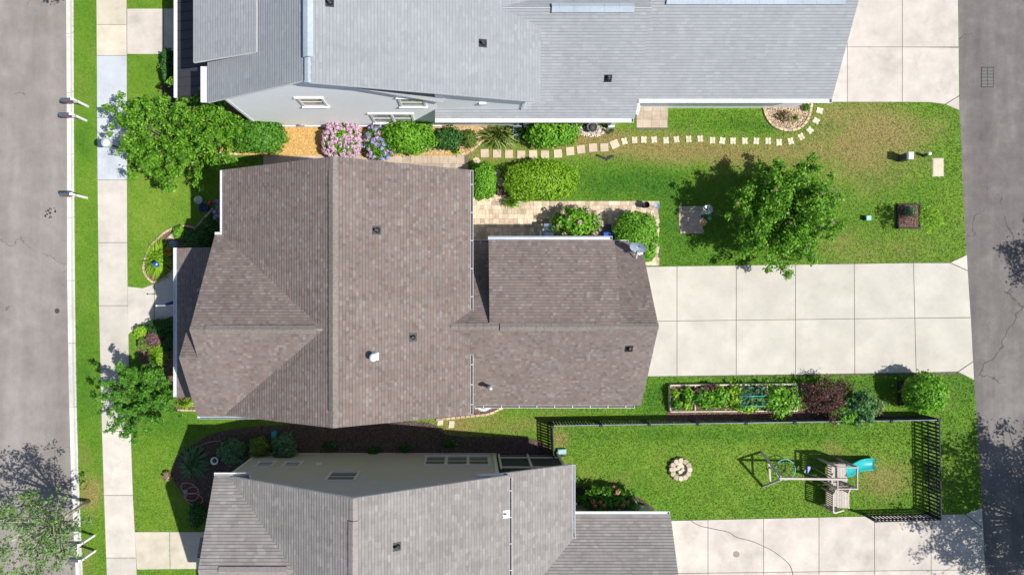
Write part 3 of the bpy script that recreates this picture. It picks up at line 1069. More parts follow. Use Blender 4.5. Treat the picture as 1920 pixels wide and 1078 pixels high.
def plumb_vent(parent, px, py, f, nrm, h=.3, r=.05, col='dark_grey'):
    """pipe with a flashing plate lying on the slope"""
    p = on_slope(px, py, f)
    n = Vector(nrm).normalized()
    q = n.to_track_quat('Z', 'Y').to_matrix().to_4x4()
    mb = MB()
    mb.tube([p - Vector((0, 0, .1)), p + Vector((0, 0, h))], r, 12, False)
    mb.tube([p + Vector((0, 0, h)), p + Vector((0, 0, h * .4))], r * .7, 12, False)
    mb.lathe(p + Vector((0, 0, h - .001)), [(r, 0), (r * .7, .002)], 12)
    v = mb.build('vent_pipe', M[col], parent)
    m = Matrix.Translation(p + n * .03) @ q
    fl = MB()
    fl.add([m @ Vector(c) for c in [(-.17, -.17, 0), (.17, -.17, 0), (.17, .17, 0), (-.17, .17, 0), (-.17, -.17, .012), (.17, -.17, .012), (.17, .17, .012), (-.17, .17, .012)]],
           [(4, 5, 6, 7), (0, 1, 5, 4), (1, 2, 6, 5), (2, 3, 7, 6), (3, 0, 4, 7)])
    fl.build('flashing', M['black' if col == 'dark_grey' else col], v)
    bt = MB()
    bt.lathe(p + n * .03, [(r * 2.2, -.02), (r * 1.7, .06), (r * 1.1, .1)], 12)
    bt.build('boot', M['black' if col == 'dark_grey' else col], v)
    return v


def flue(parent, px, py, f, nrm, h, r, colp='white', colb='white'):
    p = on_slope(px, py, f)
    n = Vector(nrm).normalized()
    q = n.to_track_quat('Z', 'Y').to_matrix().to_4x4()
    v = MB().lathe(p - Vector((0, 0, .1)), [(r * 1.5, 0), (r * 1.5, .2), (r, .3), (r, h), (r * 1.25, h), (r * 1.45, h + .05), (r * 1.45, h + .13), (r * .6, h + .2), (0.001, h + .21)], 18).build('flue', M[colp], parent)
    m = Matrix.Translation(p + n * .03) @ q
    fl = MB()
    a = r * 1.35
    fl.add([m @ Vector(c) for c in [(-a, -a, 0), (a, -a, 0), (a, a, 0), (-a, a, 0), (-a, -a, .012), (a, -a, .012), (a, a, .012), (-a, a, .012)]],
           [(4, 5, 6, 7), (0, 1, 5, 4), (1, 2, 6, 5), (2, 3, 7, 6), (3, 0, 4, 7)])
    fl.build('flashing', M[colb], v)
    return v


def clapboards(wall, pts, y, s, mat, lap=.19):
    z, zt = min(q[1] for q in pts), max(q[1] for q in pts)
    mb = MB()
    while z < zt - .01:
        q = clip(clip(pts, z, True), min(z + lap, zt), False)
        if len(q) >= 3:
            vs = [(x, y + s * (.004 + .02 * (1 - (h - z) / lap)), h) for x, h in q]
            mb.add(vs, [tuple(range(len(q)))])
            low = sorted([x for x, h in q if abs(h - z) < 1e-6])
            if len(low) >= 2:
                mb.add([(low[0], y + s * .024, z), (low[-1], y + s * .024, z), (low[-1], y, z), (low[0], y, z)], [(0, 1, 2, 3)])
        z += lap
    return mb.build('siding', M[mat], wall)


# ------------------------------------------------------------------ the house in the middle
house = empty('house', (-5.3, 0, 0), 'brown shingled house with crossing gable roofs in the middle lot', 'house')
XR, ZR, ZE = -5.3, 8.4, 5.5
XWm, XEm, YN, YSo = -10.65, .05, 5.37, -5.2
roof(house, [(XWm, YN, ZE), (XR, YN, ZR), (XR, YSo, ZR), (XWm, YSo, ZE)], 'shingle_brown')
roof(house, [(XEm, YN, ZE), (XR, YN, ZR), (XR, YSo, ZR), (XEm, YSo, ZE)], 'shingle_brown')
pm = (ZR - ZE) / (XR - XWm)
ridge_vent(house, (XR, YN - .55, ZR), (XR, YSo + .65, ZR), 'cap_brown', pitch=pm, w=.19)
ridge_cap(house, (XR, YN - .56, ZR), (XR, YN, ZR), 'cap_brown', pm)
ridge_cap(house, (XR, YSo + .66, ZR), (XR, YSo, ZR), 'cap_brown', pm)
# front cross gable and the smaller gable before it
YG, ZG, XG = -1.38, 8.17, -10.99
YGn, YGs = 2.57, -5.26
pg = (ZG - ZE) / (YGn - YG)
xj = XR - (ZR - ZG) / pm
roof(house, [(XG, YGn, ZE), (XG, YG, ZG), (xj, YG, ZG), (xj, YGn, ZE)], 'shingle_brown')
pgs = (ZG - ZE) / (YG - YGs)
roof(house, [(XG, YGs, ZE), (XG, YG, ZG), (xj, YG, ZG), (xj - 3, YGs, ZE)], 'shingle_brown')
ridge_vent(house, (XG + .6, YG, ZG), (xj - .3, YG, ZG), 'cap_brown', pitch=pg, w=.17)
ridge_cap(house, (XG + .59, YG, ZG), (XG, YG, ZG), 'cap_brown', pg)
YQ = -2.57
ZQ = ZG - pgs * (YG - YQ)
XQ = -11.75
YQn = YQ + (ZQ - ZE) / pgs
roof(house, [(XQ, YGs, ZE), (XQ, YQ, ZQ), (XG - .001, YQ, ZQ), (XG - .001, YGs, ZE)], 'shingle_brown')
roof(house, [(XQ, YQn, ZE), (XQ, YQ, ZQ), (XG + .35, YQ, ZQ), (XG + .35, YQn, ZE)], 'shingle_brown')
# rear wing
YW, ZW, ZWe, XWr = -1.36, 6.0, 3.04, 8.04
YWn, YWs = 2.42, -5.19
roof(house, [(-.6, YWn, ZWe), (-.6, YW, ZW), (XWr, YW, ZW), (XWr, YWn, ZWe)], 'shingle_brown')
roof(house, [(-.9, YWs, ZWe), (-.9, YW, ZW), (XWr, YW, ZW), (XWr, YWs, ZWe)], 'shingle_brown')
XD0, XD1, ZDe = .86, 6.46, 4.6
roof(house, [(XD0, YWn, ZDe), (XD0, YW - .02, ZW + .02), (XD1, YW - .02, ZW + .02), (XD1, YWn, ZDe)], 'shingle_brown', fascia='siding_tan')
pw = (ZW - ZWe) / (YWn - YW)
ridge_vent(house, (1.3, YW - .02, ZW + .02), (5.3, YW - .02, ZW + .02), 'cap_brown', pitch=.55, w=.17)
ridge_cap(house, (5.31, YW, ZW + .01), (XWr, YW, ZW + .01), 'cap_brown', .6)
ridge_cap(house, (1.29, YW, ZW + .01), (-.8, YW, ZW + .01), 'cap_brown', .6)
# walls
wall_poly(house, [(-10.2, 5.1, 0), (-.4, 5.1, 0), (-.4, 5.1, 5.55), (XR, 5.1, 8.15), (-10.2, 5.1, 5.55)], (0, -.15, 0), 'siding_tan')
wall_poly(house, [(-10.2, -4.95, 0), (-.4, -4.95, 0), (-.4, -4.95, 5.55), (XR, -4.95, 8.15), (-10.2, -4.95, 5.55)], (0, .15, 0), 'siding_tan')
wall_box(house, -.55, -.4, -4.8, 4.95, 0, 5.45, 'siding_tan')
wall_box(house, -10.2, -10.05, 2.3, 4.95, 0, 5.45, 'siding_tan')
wall_poly(house, [(-10.6, 2.2, 0), (-10.6, -4.95, 0), (-10.6, -4.95, 5.6), (-10.6, YG, 7.95), (-10.6, 2.2, 5.6)], (.15, 0, 0), 'siding_tan')
wall_poly(house, [(-11.35, -.15, 0), (-11.35, -4.95, 0), (-11.35, -4.95, 5.55), (-11.35, YQ, 7.1), (-11.35, -.15, 5.55)], (.15, 0, 0), 'siding_tan')
wall_box(house, -11.2, -10.62, -.3, -.15, 0, 5.5, 'siding_tan')
wall_box(house, -11.2, -10.45, -4.95, -4.8, 0, 5.5, 'siding_tan')
wall_box(house, -.4, 7.6, 1.95, 2.1, 0, 3.0, 'siding_tan')
wall_box(house, -.4, 7.6, -4.85, -4.7, 0, 3.0, 'siding_tan')
wall_poly(house, [(7.6, 2.1, 0), (7.6, -4.85, 0), (7.6, -4.85, 3.1), (7.6, YW, 5.75), (7.6, 2.1, 3.1)], (-.15, 0, 0), 'siding_tan')
wall_box(house, 1.05, 6.25, 2.0, 2.12, 3.15, 4.58, 'siding_tan')
for x in (1.0, 6.2):
    wall_poly(house, [(x, 2.12, 3.1), (x, 2.12, 4.58), (x, YW + .1, 5.9), (x, YW + .1, 5.7)], (.12, 0, 0), 'siding_tan')
for a, b in ((1.6, 2.6), (3.2, 4.2), (4.8, 5.8)):
    window(house, a, b, 3.45, 4.3, 2.12, 1)
window(house, -7.4, -6.2, 1.2, 2.6, -4.95, -1)
window(house, -4.2, -3.0, 1.2, 2.6, -4.95, -1)
window(house, -8.2, -7.0, 1.2, 2.6, 5.1, 1)
window(house, -3.8, -2.6, 3.4, 4.6, 5.1, 1)
MB().box((7.64, -1.4, 1.15), (.06, 4.9, 2.3)).build('garage_door', M['white'], house)
# gutters
gutter(house, (XEm, YN - .02, ZE), (XEm, -.7, ZE), (1, 0), hang=1.35)
gutter(house, (XEm, -2.6, ZE), (XEm, YSo + .02, ZE), (1, 0), hang=1.0)
gutter(house, (XWm, YN - .02, ZE), (XWm, 2.68, ZE), (-1, 0), hang=0)
gutter(house, (XG, YGn, ZE), (XWm - .0, YGn, ZE), (0, 1), hang=0)
gutter(house, (XQ, YQn, ZE), (XG, YQn, ZE), (0, 1), hang=0)
gutter(house, (XQ, YGs, ZE), (-9.0, YGs, ZE), (0, -1), hang=0, mat='galv')
gutter(house, (.12, YWn, ZWe), (XWr - .6, YWn, ZWe), (0, 1), hang=.9)
gutter(house, (XD0 - .02, YWn + .002, ZDe), (XD1 - .1, YWn + .002, ZDe), (0, 1), hang=0, w=.16, mat='galv')
gutter(house, (.25, YWs, ZWe), (XWr - .3, YWs, ZWe), (0, -1), hang=.85)
# porch
ZP0, ZP1 = 2.95, 3.95
roof(house, [(-13.72, 2.17, ZP0), (-13.72, -4.8, ZP0), (-10.55, -4.8, ZP1), (-10.55, 2.17, ZP1)], 'shingle_brown')
gutter(house, (-13.72, 2.18, ZP0), (-13.72, -4.81, ZP0), (-1, 0), hang=0, w=.17)
pf = MB().box((-12.1, -1.3, .22), (2.9, 6.7, .44)).build('porch_floor', M['drive'], house)
for y in (2.0, -.05, -2.5, -4.6):
    MB().box((-13.4, y, 1.65), (.2, .2, 2.4)).box((-13.4, y, .52), (.28, .28, .18)).box((-13.4, y, 2.75), (.28, .28, .14)).build('porch_column', M['white'], house)
for i in range(2):
    MB().box((-13.7 - .28 * i, -.1, .3 - .15 * i), (.29, 1.6, .14)).build('porch_step', M['drive'], house)
nE = (pm, 0, 1)
fE = lambda x, y: ZR - pm * (x - XR)
fS = lambda x, y: ZW + pw * (y - YW)
plumb_vent(house, 706, 432, fE, nE, .25, .06)
plumb_vent(house, 774, 632, fE, nE, .22, .05)
plumb_vent(house, 1179, 653, fS, (0, -pw, 1), .25, .05)
flue(house, 703, 668, fE, nE, .5, .11)
flue(house, 918, 724, fS, (0, -pw, 1), .75, .085, 'galv', 'galv')
EXCL.append([(-13.6, 2.2), (-13.6, -4.8), (-10.6, -4.95), (7.6, -4.85), (7.6, 2.1), (-.4, 2.1), (-.4, 5.1), (-10.2, 5.1), (-10.2, 2.2)])

# ------------------------------------------------------------------ north neighbour
north = empty('house', (-4, 14, 0), 'white sided house with blue-grey shingle roof along the top edge', 'house')
YF = 19.5
ax, az = -6.32, 8.2
y0 = 8.42
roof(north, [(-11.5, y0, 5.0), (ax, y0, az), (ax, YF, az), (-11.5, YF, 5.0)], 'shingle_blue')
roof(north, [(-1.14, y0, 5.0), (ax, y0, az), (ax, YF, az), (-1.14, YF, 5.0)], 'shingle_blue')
pn = 3.2 / 5.18
roof(north, [(3.1, 8.3, 5.5), (ax + .02, 8.3, az + .03), (ax + .02, YF - .1, az + .03), (3.1, YF - .1, 5.5)], 'shingle_blue')
roof(north, [(-11.96, 10.04, 5.42), (-8.8, 10.04, 6.72), (-8.8, YF - .2, 6.72), (-11.96, YF - .2, 5.42)], 'shingle_blue')
ridge_vent(north, (ax, 9.3, az + .02), (ax, YF - .5, az + .02), 'cap_blue', pitch=.45, w=.2, lift=.09)
ridge_cap(north, (ax, 9.29, az + .03), (ax, 8.3, az + .03), 'cap_blue', .4)
# rear wing, sloping south
pr = 3.0 / 3.92
roof(north, [(-1.6, 8.25, 3.0), (7.75, 8.25, 3.0), (7.75, 12.17, 6.0), (-1.6, 12.17, 6.0)], 'shingle_blue')
roof(north, [(-1.6, 16.1, 3.0), (7.75, 16.1, 3.0), (7.75, 12.17, 6.0), (-1.6, 12.17, 6.0)], 'shingle_blue')
ridge_vent(north, (3.5, 12.17, 6.0), (7.0, 12.17, 6.0), 'cap_blue', pitch=pr * .8, w=.2, lift=.09)
# garage
roof(north, [(7.9, 9.17, 3.0), (17.0, 9.17, 3.0), (17.0, 12.85, 5.2), (7.9, 12.85, 5.2)], 'shingle_blue')
roof(north, [(7.9, 16.5, 3.0), (17.0, 16.5, 3.0), (17.0, 12.85, 5.2), (7.9, 12.85, 5.2)], 'shingle_blue')
ridge_vent(north, (8.6, 12.85, 5.2), (16.4, 12.85, 5.2), 'cap_blue', pitch=.5, w=.2, lift=.08)
# walls
w_ = wall_poly(north, [(-10.8, 8.6, 0), (-1.5, 8.6, 0), (-1.5, 8.6, 5.1), (ax, 8.6, 8.05), (-10.8, 8.6, 5.3)], (0, .15, 0), 'siding_white')
clapboards(w_, [(-10.7, .26), (-1.5, .26), (-1.5, 5.0), (ax, 7.98), (-10.7, 5.2)], 8.6, -1, 'siding_white')
wall_poly(north, [(-1.499, 8.6, 0), (2.5, 8.6, 0), (2.5, 8.6, 5.6), (-1.499, 8.6, 6.75)], (0, .15, 0), 'siding_white')
wall_box(north, -10.8, -10.65, 8.75, 19, 0, 5.2, 'siding_white')
wall_box(north, 2.5, 2.65, 8.6, 16, 2.9, 5.6, 'siding_white')
wall_box(north, 2.5, 7.4, 10.8, 10.95, 0, 4.6, 'siding_white')
wall_box(north, 7.4, 7.55, 8.9, 16, 0, 3.2, 'siding_white')
wall_box(north, 8.5, 16.7, 9.54, 9.69, 0, 3.0, 'siding_white')
wall_poly(north, [(16.7, 9.69, 0), (16.7, 16.2, 0), (16.7, 16.2, 3.1), (16.7, 12.85, 5.0), (16.7, 9.69, 3.1)], (-.15, 0, 0), 'siding_white')
wall_box(north, 8.5, 8.65, 9.69, 16.2, 0, 3.0, 'siding_white')
MB().box((4.9, 9.75, .09), (5.0, 2.1, .18)).build('porch_floor', M['drive_pink'], north)
for x in (2.9, 5.1, 7.2):
    MB().box((x, 8.62, 1.55), (.2, .2, 2.75)).box((x, 8.62, .3), (.3, .3, .24)).build('porch_column', M['white'], north)
for a in ((-10.76, 8.585), (2.42, 8.585)):
    MB().box((a[0] + .03, a[1], 2.6), (.12, .05, 5.0)).build('corner_board', M['white'], north)
MB().box((-6.1, 8.57, .13), (9.3, .06, .26)).build('skirt_board', M['white'], north)
window(north, -7.58, -6.42, 3.8, 5.25, 8.6, -1)
window(north, -3.15, -1.95, 3.75, 5.2, 8.6, -1)
window(north, -4.76, -2.7, .8, 2.65, 8.6, -1, lights=2)
MB().box((.6, 8.56, 4.3), (.3, .08, .2)).build('wall_vent', M['white'], north)
gutter(north, (-11.5, y0 + .02, 5.0), (-11.5, 10.0, 5.0), (-1, 0), hang=0, w=.3)
gutter(north, (-1.6, 8.25, 3.0), (7.7, 8.25, 3.0), (0, -1), hang=0, w=.2)
gutter(north, (7.95, 9.17, 3.0), (17.0, 9.17, 3.0), (0, -1), hang=0, w=.2)
MB().tube([(7.85, 8.45, 2.95), (8.0, 8.9, 2.7), (7.9, 9.3, 2.55), (7.75, 9.5, 2.5)], .09, 8).build('downspout', M['white'], north)
# porch roof on the street side: standing seam metal
ms = MB()
ms.add([(-13.72, 9.25, 2.9), (-13.72, 19, 2.9), (-10.75, 19, 3.75), (-10.75, 9.25, 3.75), (-13.72, 9.25, 2.8), (-13.72, 19, 2.8), (-10.75, 19, 3.65), (-10.75, 9.25, 3.65)],
       [(3, 2, 1, 0), (4, 5, 6, 7), (0, 1, 5, 4), (1, 2, 6, 5), (2, 3, 7, 6), (3, 0, 4, 7)])
pr_ = ms.build('porch_roof', M['metal_roof'], north)
for k in range(22):
    y = 9.3 + k * .44
    MB().bar((-13.7, y, 2.925), (-10.77, y, 3.775), .03, .035).build('seam', M['metal_roof'], pr_)
gutter(north, (-13.72, 9.25, 2.9), (-13.72, 19, 2.9), (-1, 0), hang=0, w=.17)
MB().box((-12.2, 14, .25), (2.8, 9.6, .5)).build('porch_floor', M['wood_brown'], north)
for y in (9.45, 12.2, 15.0, 18.6):
    MB().box((-13.45, y, 1.65), (.2, .2, 2.3)).build('porch_column', M['white'], north)
fU = lambda x, y: 8.23 - .29 * (x - ax)
plumb_vent(north, 905, 82, fU, (.29, 0, 1), .25, .06)
plumb_vent(north, 1140, 147, lambda x, y: 3 + pr * (y - 8.25), (0, -pr, 1), .25, .06)
plumb_vent(north, 618, 6, fU, (.29, 0, 1), .25, .06)
EXCL.append([(-13.6, 9.2), (-10.8, 9.2), (-10.8, 8.55), (7.6, 8.55), (8.5, 9.5), (16.75, 9.5), (16.75, 20), (-13.6, 20)])

# ------------------------------------------------------------------ south neighbour
south = empty('house', (-4, -13, 0), 'beige sided house with taupe shingle roof along the bottom edge', 'house')
YB = -18.5
sx, sz = -4.53, 8.4
yt = -7.93
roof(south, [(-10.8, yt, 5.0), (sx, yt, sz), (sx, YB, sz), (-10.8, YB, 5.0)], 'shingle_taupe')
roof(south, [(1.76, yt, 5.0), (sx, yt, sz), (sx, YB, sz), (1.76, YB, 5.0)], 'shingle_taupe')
ps = 3.4 / 6.27
ridge_vent(south, (sx, yt - .9, sz), (sx, YB + .5, sz), 'cap_taupe', pitch=ps, w=.19)
ridge_cap(south, (sx, yt - .89, sz), (sx, yt, sz), 'cap_taupe', ps)
yr, zr = -11.35, 6.95
xs = sx - (sz - zr) / ps
roof(south, [(-11.15, -7.9, 5.15), (-11.15, yr, zr), (xs, yr, zr), (-9.65, -7.9, 5.15)], 'shingle_taupe')
roof(south, [(-11.15, -14.8, 5.15), (-11.15, yr, zr), (xs, yr, zr), (xs, -14.8, 5.15)], 'shingle_taupe')
ridge_vent(south, (-10.3, yr, zr), (xs - .3, yr, zr), 'cap_taupe', pitch=.5, w=.17)
roof(south, [(-11.75, -10.6, 5.15), (-11.75, -11.35, 5.55), (-11.16, -11.35, 5.55), (-11.16, -10.6, 5.15)], 'shingle_taupe')
# lower rear roof and garage
roof(south, [(4.83, -7.93, 3.1), (1.5, -7.93, 4.72), (1.5, -14, 4.72), (4.83, -14, 3.1)], 'shingle_taupe')
roof(south, [(1.6, -10.45, 2.6), (9.55, -10.45, 2.6), (9.55, -14.6, 4.72), (1.6, -14.6, 4.72)], 'shingle_taupe')
roof(south, [(1.6, -18.5, 2.6), (9.55, -18.5, 2.6), (9.55, -14.6, 4.72), (1.6, -14.6, 4.72)], 'shingle_taupe')
# walls
yw = -8.15
w_ = wall_poly(south, [(-10.8, yw, 0), (1.3, yw, 0), (1.3, yw, 5.1), (sx, yw, 8.2), (-10.8, yw, 5.0)], (0, -.15, 0), 'siding_beige')
clapboards(w_, [(-10.7, .2), (1.2, .2), (1.2, 5.0), (sx, 8.1), (-10.7, 4.9)], yw, 1, 'siding_beige')
wall_box(south, -10.8, -10.65, -18, -8.3, 0, 5.0, 'siding_beige')
wall_box(south, 1.15, 1.3, -18, -8.3, 0, 5.0, 'siding_beige')
wall_box(south, 1.3, 9.1, -10.9, -10.75, 0, 2.6, 'siding_beige')
wall_poly(south, [(9.1, -10.9, 0), (9.1, -18.2, 0), (9.1, -18.2, 2.7), (9.1, -14.6, 4.5), (9.1, -10.9, 2.7)], (-.15, 0, 0), 'siding_beige')
MB().box((-4.7, yw + .02, .1), (12.2, .05, .2)).build('skirt_board', M['trim_beige'], south)
for x in (-10.77, 1.27):
    MB().box((x, yw + .02, 2.6), (.16, .06, 4.8)).build('corner_board', M['trim_beige'], south)
window(south, -10.2, -9.35, 1.95, 2.75, yw, 1, 'trim_beige')
window(south, -8.9, -8.05, 1.95, 2.75, yw, 1, 'trim_beige')
window(south, -6.35, -5.0, 3.75, 5.2, yw, 1, 'trim_beige')
window(south, -2.2, 1.0, .7, 2.5, yw, 1, 'trim_beige', lights=3)
MB().box((-7.2, yw + .05, 2.35), (.22, .1, .16)).build('wall_vent', M['white'], south)
# screened porch
MB().box((2.95, -9.4, .15), (3.3, 2.4, .3)).build('porch_floor', M['wood_brown'], south)
MB().box((2.95, yw - .06, 1.6), (3.3, .02, 2.6)).build('screen', M['screen'], south)
for x in (1.5, 2.95, 4.5):
    MB().box((x, yw, 1.55), (.1, .1, 2.7)).build('porch_post', M['trim_beige'], south)
for z in (.9, 2.8):
    MB().box((3.0, yw + .01, z), (3.1, .06, .08)).build('porch_rail', M['trim_beige'], south)
gutter(south, (1.76, yt - .1, 5.0), (1.76, YB, 5.0), (1, 0), hang=1.3)
gutter(south, (4.83, -7.95, 3.1), (4.83, -11.4, 3.1), (1, 0), hang=0)
gutter(south, (4.95, -10.45, 2.6), (9.5, -10.45, 2.6), (0, 1), hang=0, w=.16)
gutter(south, (-11.15, -7.9, 5.15), (-9.6, -7.9, 5.15), (0, 1), hang=0)
MB().tube([(1.5, -7.95, 4.78), (1.0, -8.05, 4.6), (.5, -8.08, 4.5), (.3, -8.1, 4.4)], .07, 8).build('downspout', M['white'], south)
fT = lambda x, y: sz - ps * (x - sx)
plumb_vent(south, 744, 1024, fT, (ps, 0, 1), .25, .06)
plumb_vent(south, 949, 963, fT, (ps, 0, 1), .25, .05, 'white')
EXCL.append([(-10.8, -8.15), (4.6, -8.15), (4.6, -10.75), (9.1, -10.75), (9.1, -19), (-10.8, -19)])


# ------------------------------------------------------------------ paving, beds, edging
def shared(name, me, mat, loc, rz, parent, scale=None):
    if not me.materials:
        me.materials.append(mat)
    o = bpy.data.objects.new(name, me)
    C.objects.link(o)
    o.parent = parent
    o.location = Vector(loc) - PW[parent.name]
    o.rotation_euler = (0, 0, rz)
    if scale:
        o.scale = scale
    return o


def unit_block(name, bev=.06):
    mb = MB().prism([(-.5, -.5), (.5, -.5), (.5, .5), (-.5, .5)], -.5, .5, bev)
    return mb.mesh(name)


def paving(name, region, rows, mat, limit, row_h, widths, z=.04, rot=False, gap=.008, joint='joint', skip=None):
    """rows of pavers inside a ground pixel polygon; those past the limit are joined into one part"""
    poly = gpoly(region)
    e = empty(name, (poly[0][0], poly[0][1], 0), kind='structure')
    MB().prism(poly, -.1, .012).build('bedding', M[joint], e)
    EXCL.append(poly)
    xs_, ys_ = [p[0] for p in poly], [p[1] for p in poly]
    rects = []
    y = max(ys_)
    while y > min(ys_) + .03:
        h = random.choice(row_h)
        x = min(xs_) - random.random() * .2
        while x < max(xs_):
            w = random.choice(widths)
            cx, cy = x + w / 2, y - h / 2
            if pip(np.array([cx]), np.array([cy]), poly)[0]:
                x0, x1 = max(x, min(xs_)), min(x + w, max(xs_))
                rects.append(((x0 + x1) / 2, cy, x1 - x0, h))
            x += w
        y -= h
    vis = [r for r in rects if not (skip and skip(r))]
    hid = [r for r in rects if skip and skip(r)]
    me = unit_block('paver', .05)
    for r in vis[:limit]:
        shared('paver', me, M[mat], (r[0], r[1], z - .03 + random.uniform(-.003, .003)), 0, e, (r[2] - gap, r[3] - gap, .06))
    rest = vis[limit:] + hid
    if rest:
        mb = MB()
        for r in rest:
            mb.prism([(r[0] - r[2] / 2 + gap / 2, r[1] - r[3] / 2 + gap / 2), (r[0] + r[2] / 2 - gap / 2, r[1] - r[3] / 2 + gap / 2), (r[0] + r[2] / 2 - gap / 2, r[1] + r[3] / 2 - gap / 2), (r[0] - r[2] / 2 + gap / 2, r[1] + r[3] / 2 - gap / 2)],
                     .014, z + random.uniform(-.003, .003), .004)
        mb.build('pavers', M[mat], e, kind='stuff')
    return e


patio_skip = lambda r: r[1] < 2.12 + .5 or (4.0 < r[0] < 7.0 and r[1] < 4.0) or (8.1 < r[0] < 9.3 and 2.2 < r[1] < 4.0)
paving('patio', [(884, 362), (950, 362), (955, 377), (1236, 377), (1236, 497), (1180, 497), (1180, 478), (884, 478)], None, 'paver', 300, [.21, .21, .24], [.15, .22, .22, .3], skip=patio_skip)
paving('side_path', [(494, 292), (878, 292), (878, 322), (494, 322)], None, 'paver_grey', 200, [.42, .22], [.42, .42, .22], skip=None)
paving('neighbour_landing', [(1193, 194), (1252, 194), (1250, 244), (1194, 244)], None, 'paver_grey', 60, [.42], [.42], z=.045)
paving('feeder_pad', [(1272, 387), (1317, 387), (1319, 435), (1274, 435)], None, 'paver_grey', 90, [.2], [.2, .3], z=.05)


def scatter_in(poly, n):
    xs_, ys_ = [p[0] for p in poly], [p[1] for p in poly]
    X = rng.uniform(min(xs_), max(xs_), n)
    Y = rng.uniform(min(ys_), max(ys_), n)
    k = pip(X, Y, poly)
    return X[k], Y[k]


def leaf_quads(Cn, Nn, size, asp=.5, fold=.12):
    n = len(Cn)
    rv = rng.normal(size=(n, 3))
    T = np.cross(Nn, rv)
    T /= np.linalg.norm(T, axis=1, keepdims=True) + 1e-9
    B = np.cross(Nn, T)
    s = size[:, None]
    V = np.stack([Cn - T * s, Cn + B * s * asp + Nn * s * fold, Cn + T * s, Cn - B * s * asp + Nn * s * fold], 1).reshape(-1, 3)
    F = np.arange(n * 4).reshape(n, 4)
    return V, F


def unitv(n):
    v = rng.normal(size=(n, 3))
    return v / np.linalg.norm(v, axis=1, keepdims=True)


def chips(poly, dens, size, mat, parent, z=.04, name='mulch_chips', asp=.4):
    xs_, ys_ = [p[0] for p in poly], [p[1] for p in poly]
    n = int((max(xs_) - min(xs_)) * (max(ys_) - min(ys_)) * dens)
    X, Y = scatter_in(poly, n)
    n = len(X)
    Nn = np.stack([rng.normal(0, .35, n), rng.normal(0, .35, n), np.ones(n)], 1)
    Nn /= np.linalg.norm(Nn, axis=1, keepdims=True)
    V, F = leaf_quads(np.stack([X, Y, z + rng.uniform(0, .025, n)], 1), Nn, size * rng.uniform(.6, 1.4, n), asp)
    return link_mesh(name, np_mesh(name, V, F), M[mat], parent, kind='stuff')


BRICK = unit_block('brick', .08)


def edging(parent, line, mat='edging', ln=.2, w=.1, h=.1, name='brick', z=.045):
    pts = [Vector(G(x, y)) for x, y in line]
    acc = 0
    for a, b in zip(pts, pts[1:]):
        d = (b - a).length
        while acc < d:
            p = a + (b - a) * (acc / d)
            ang = math.atan2((b - a).y, (b - a).x) + random.uniform(-.06, .06)
            o = shared(name, BRICK if mat == 'edging' else STONE, M[mat], (p.x, p.y, z + random.uniform(-.006, .006)), ang, parent, (ln * random.uniform(.9, 1.0), w, h))
            acc += ln + .012
        acc -= d


STONE = unit_block('edging_stone', .15)


def bed(name, label, outline, mat, chip, dens=350, size=.045, z=.03, curve=True, k=4, kind_cat='garden bed'):
    pp = smooth_line(outline, True, k) if curve else [Vector(p) for p in outline]
    poly = [tuple(G(p[0], p[1]))[:2] for p in pp]
    cx = sum(p[0] for p in poly) / len(poly)
    cy = sum(p[1] for p in poly) / len(poly)
    e = empty(name, (cx, cy, 0), label, kind_cat)
    MB().prism(poly, -.05, z, .02).build('soil', M[mat], e)
    chips(poly, dens, size, chip, e, z + .006)
    EXCL.append(poly)
    return e


b1 = bed('garden_bed', 'brown mulched front bed curving round the porch corner with brick edge', [(425, 372), (405, 385), (385, 407), (367, 428), (350, 424), (330, 427), (312, 435), (298, 447), (285, 460), (275, 480), (270, 503), (277, 520), (290, 529), (310, 520), (331, 501), (362, 480), (425, 470)], 'mulch', 'chip_red')
edging(b1, [(422, 374), (405, 386), (385, 408), (367, 429)])
edging(b1, smooth_line([(367, 428), (350, 424), (330, 427), (312, 435), (298, 447), (285, 460), (275, 480), (270, 503), (277, 520), (290, 529), (310, 520), (330, 503)], False, 4))
b2 = bed('garden_bed', 'dark mulched front bed south of the front walk', [(262, 612), (290, 607), (332, 591), (358, 590), (358, 745), (328, 745), (318, 715), (300, 695), (270, 685), (258, 655)], 'mulch', 'chip_red')
b2b = bed('garden_bed', 'small bed with straight tan edging at the south porch end', [(328, 746), (372, 746), (372, 767), (328, 767)], 'mulch', 'chip_red', curve=False)
edging(b2b, [(327, 768), (372, 769)])
b3 = bed('garden_bed', 'orange pine straw bed along the white neighbouring wall', [(392, 262), (398, 282), (440, 290), (520, 292), (700, 292), (858, 292), (882, 284), (905, 266), (918, 250), (918, 234), (860, 235), (700, 236), (540, 236), (450, 236)], 'straw', 'chip_straw', dens=500, size=.05, k=3)
edging(b3, smooth_line([(860, 292), (882, 284), (903, 267), (917, 250)], False, 4), ln=.24, w=.12)
edging(b3, smooth_line([(398, 285), (420, 289), (445, 290)], False, 4), ln=.24, w=.1)
tanb = [G(x, y) for x, y in [(800, 240), (910, 240), (905, 262), (862, 288), (740, 290)]]
chips([tuple(p)[:2] for p in tanb], 420, .05, 'chip_tan', b3, .05)
b4 = bed('stone_bed', 'half round bed of white river pebbles beside the north patio', [(1080, 244), (1088, 252), (1108, 258), (1128, 253), (1137, 243), (1120, 238), (1095, 238)], 'dirt', 'pebble', dens=420, size=.06, z=.03)
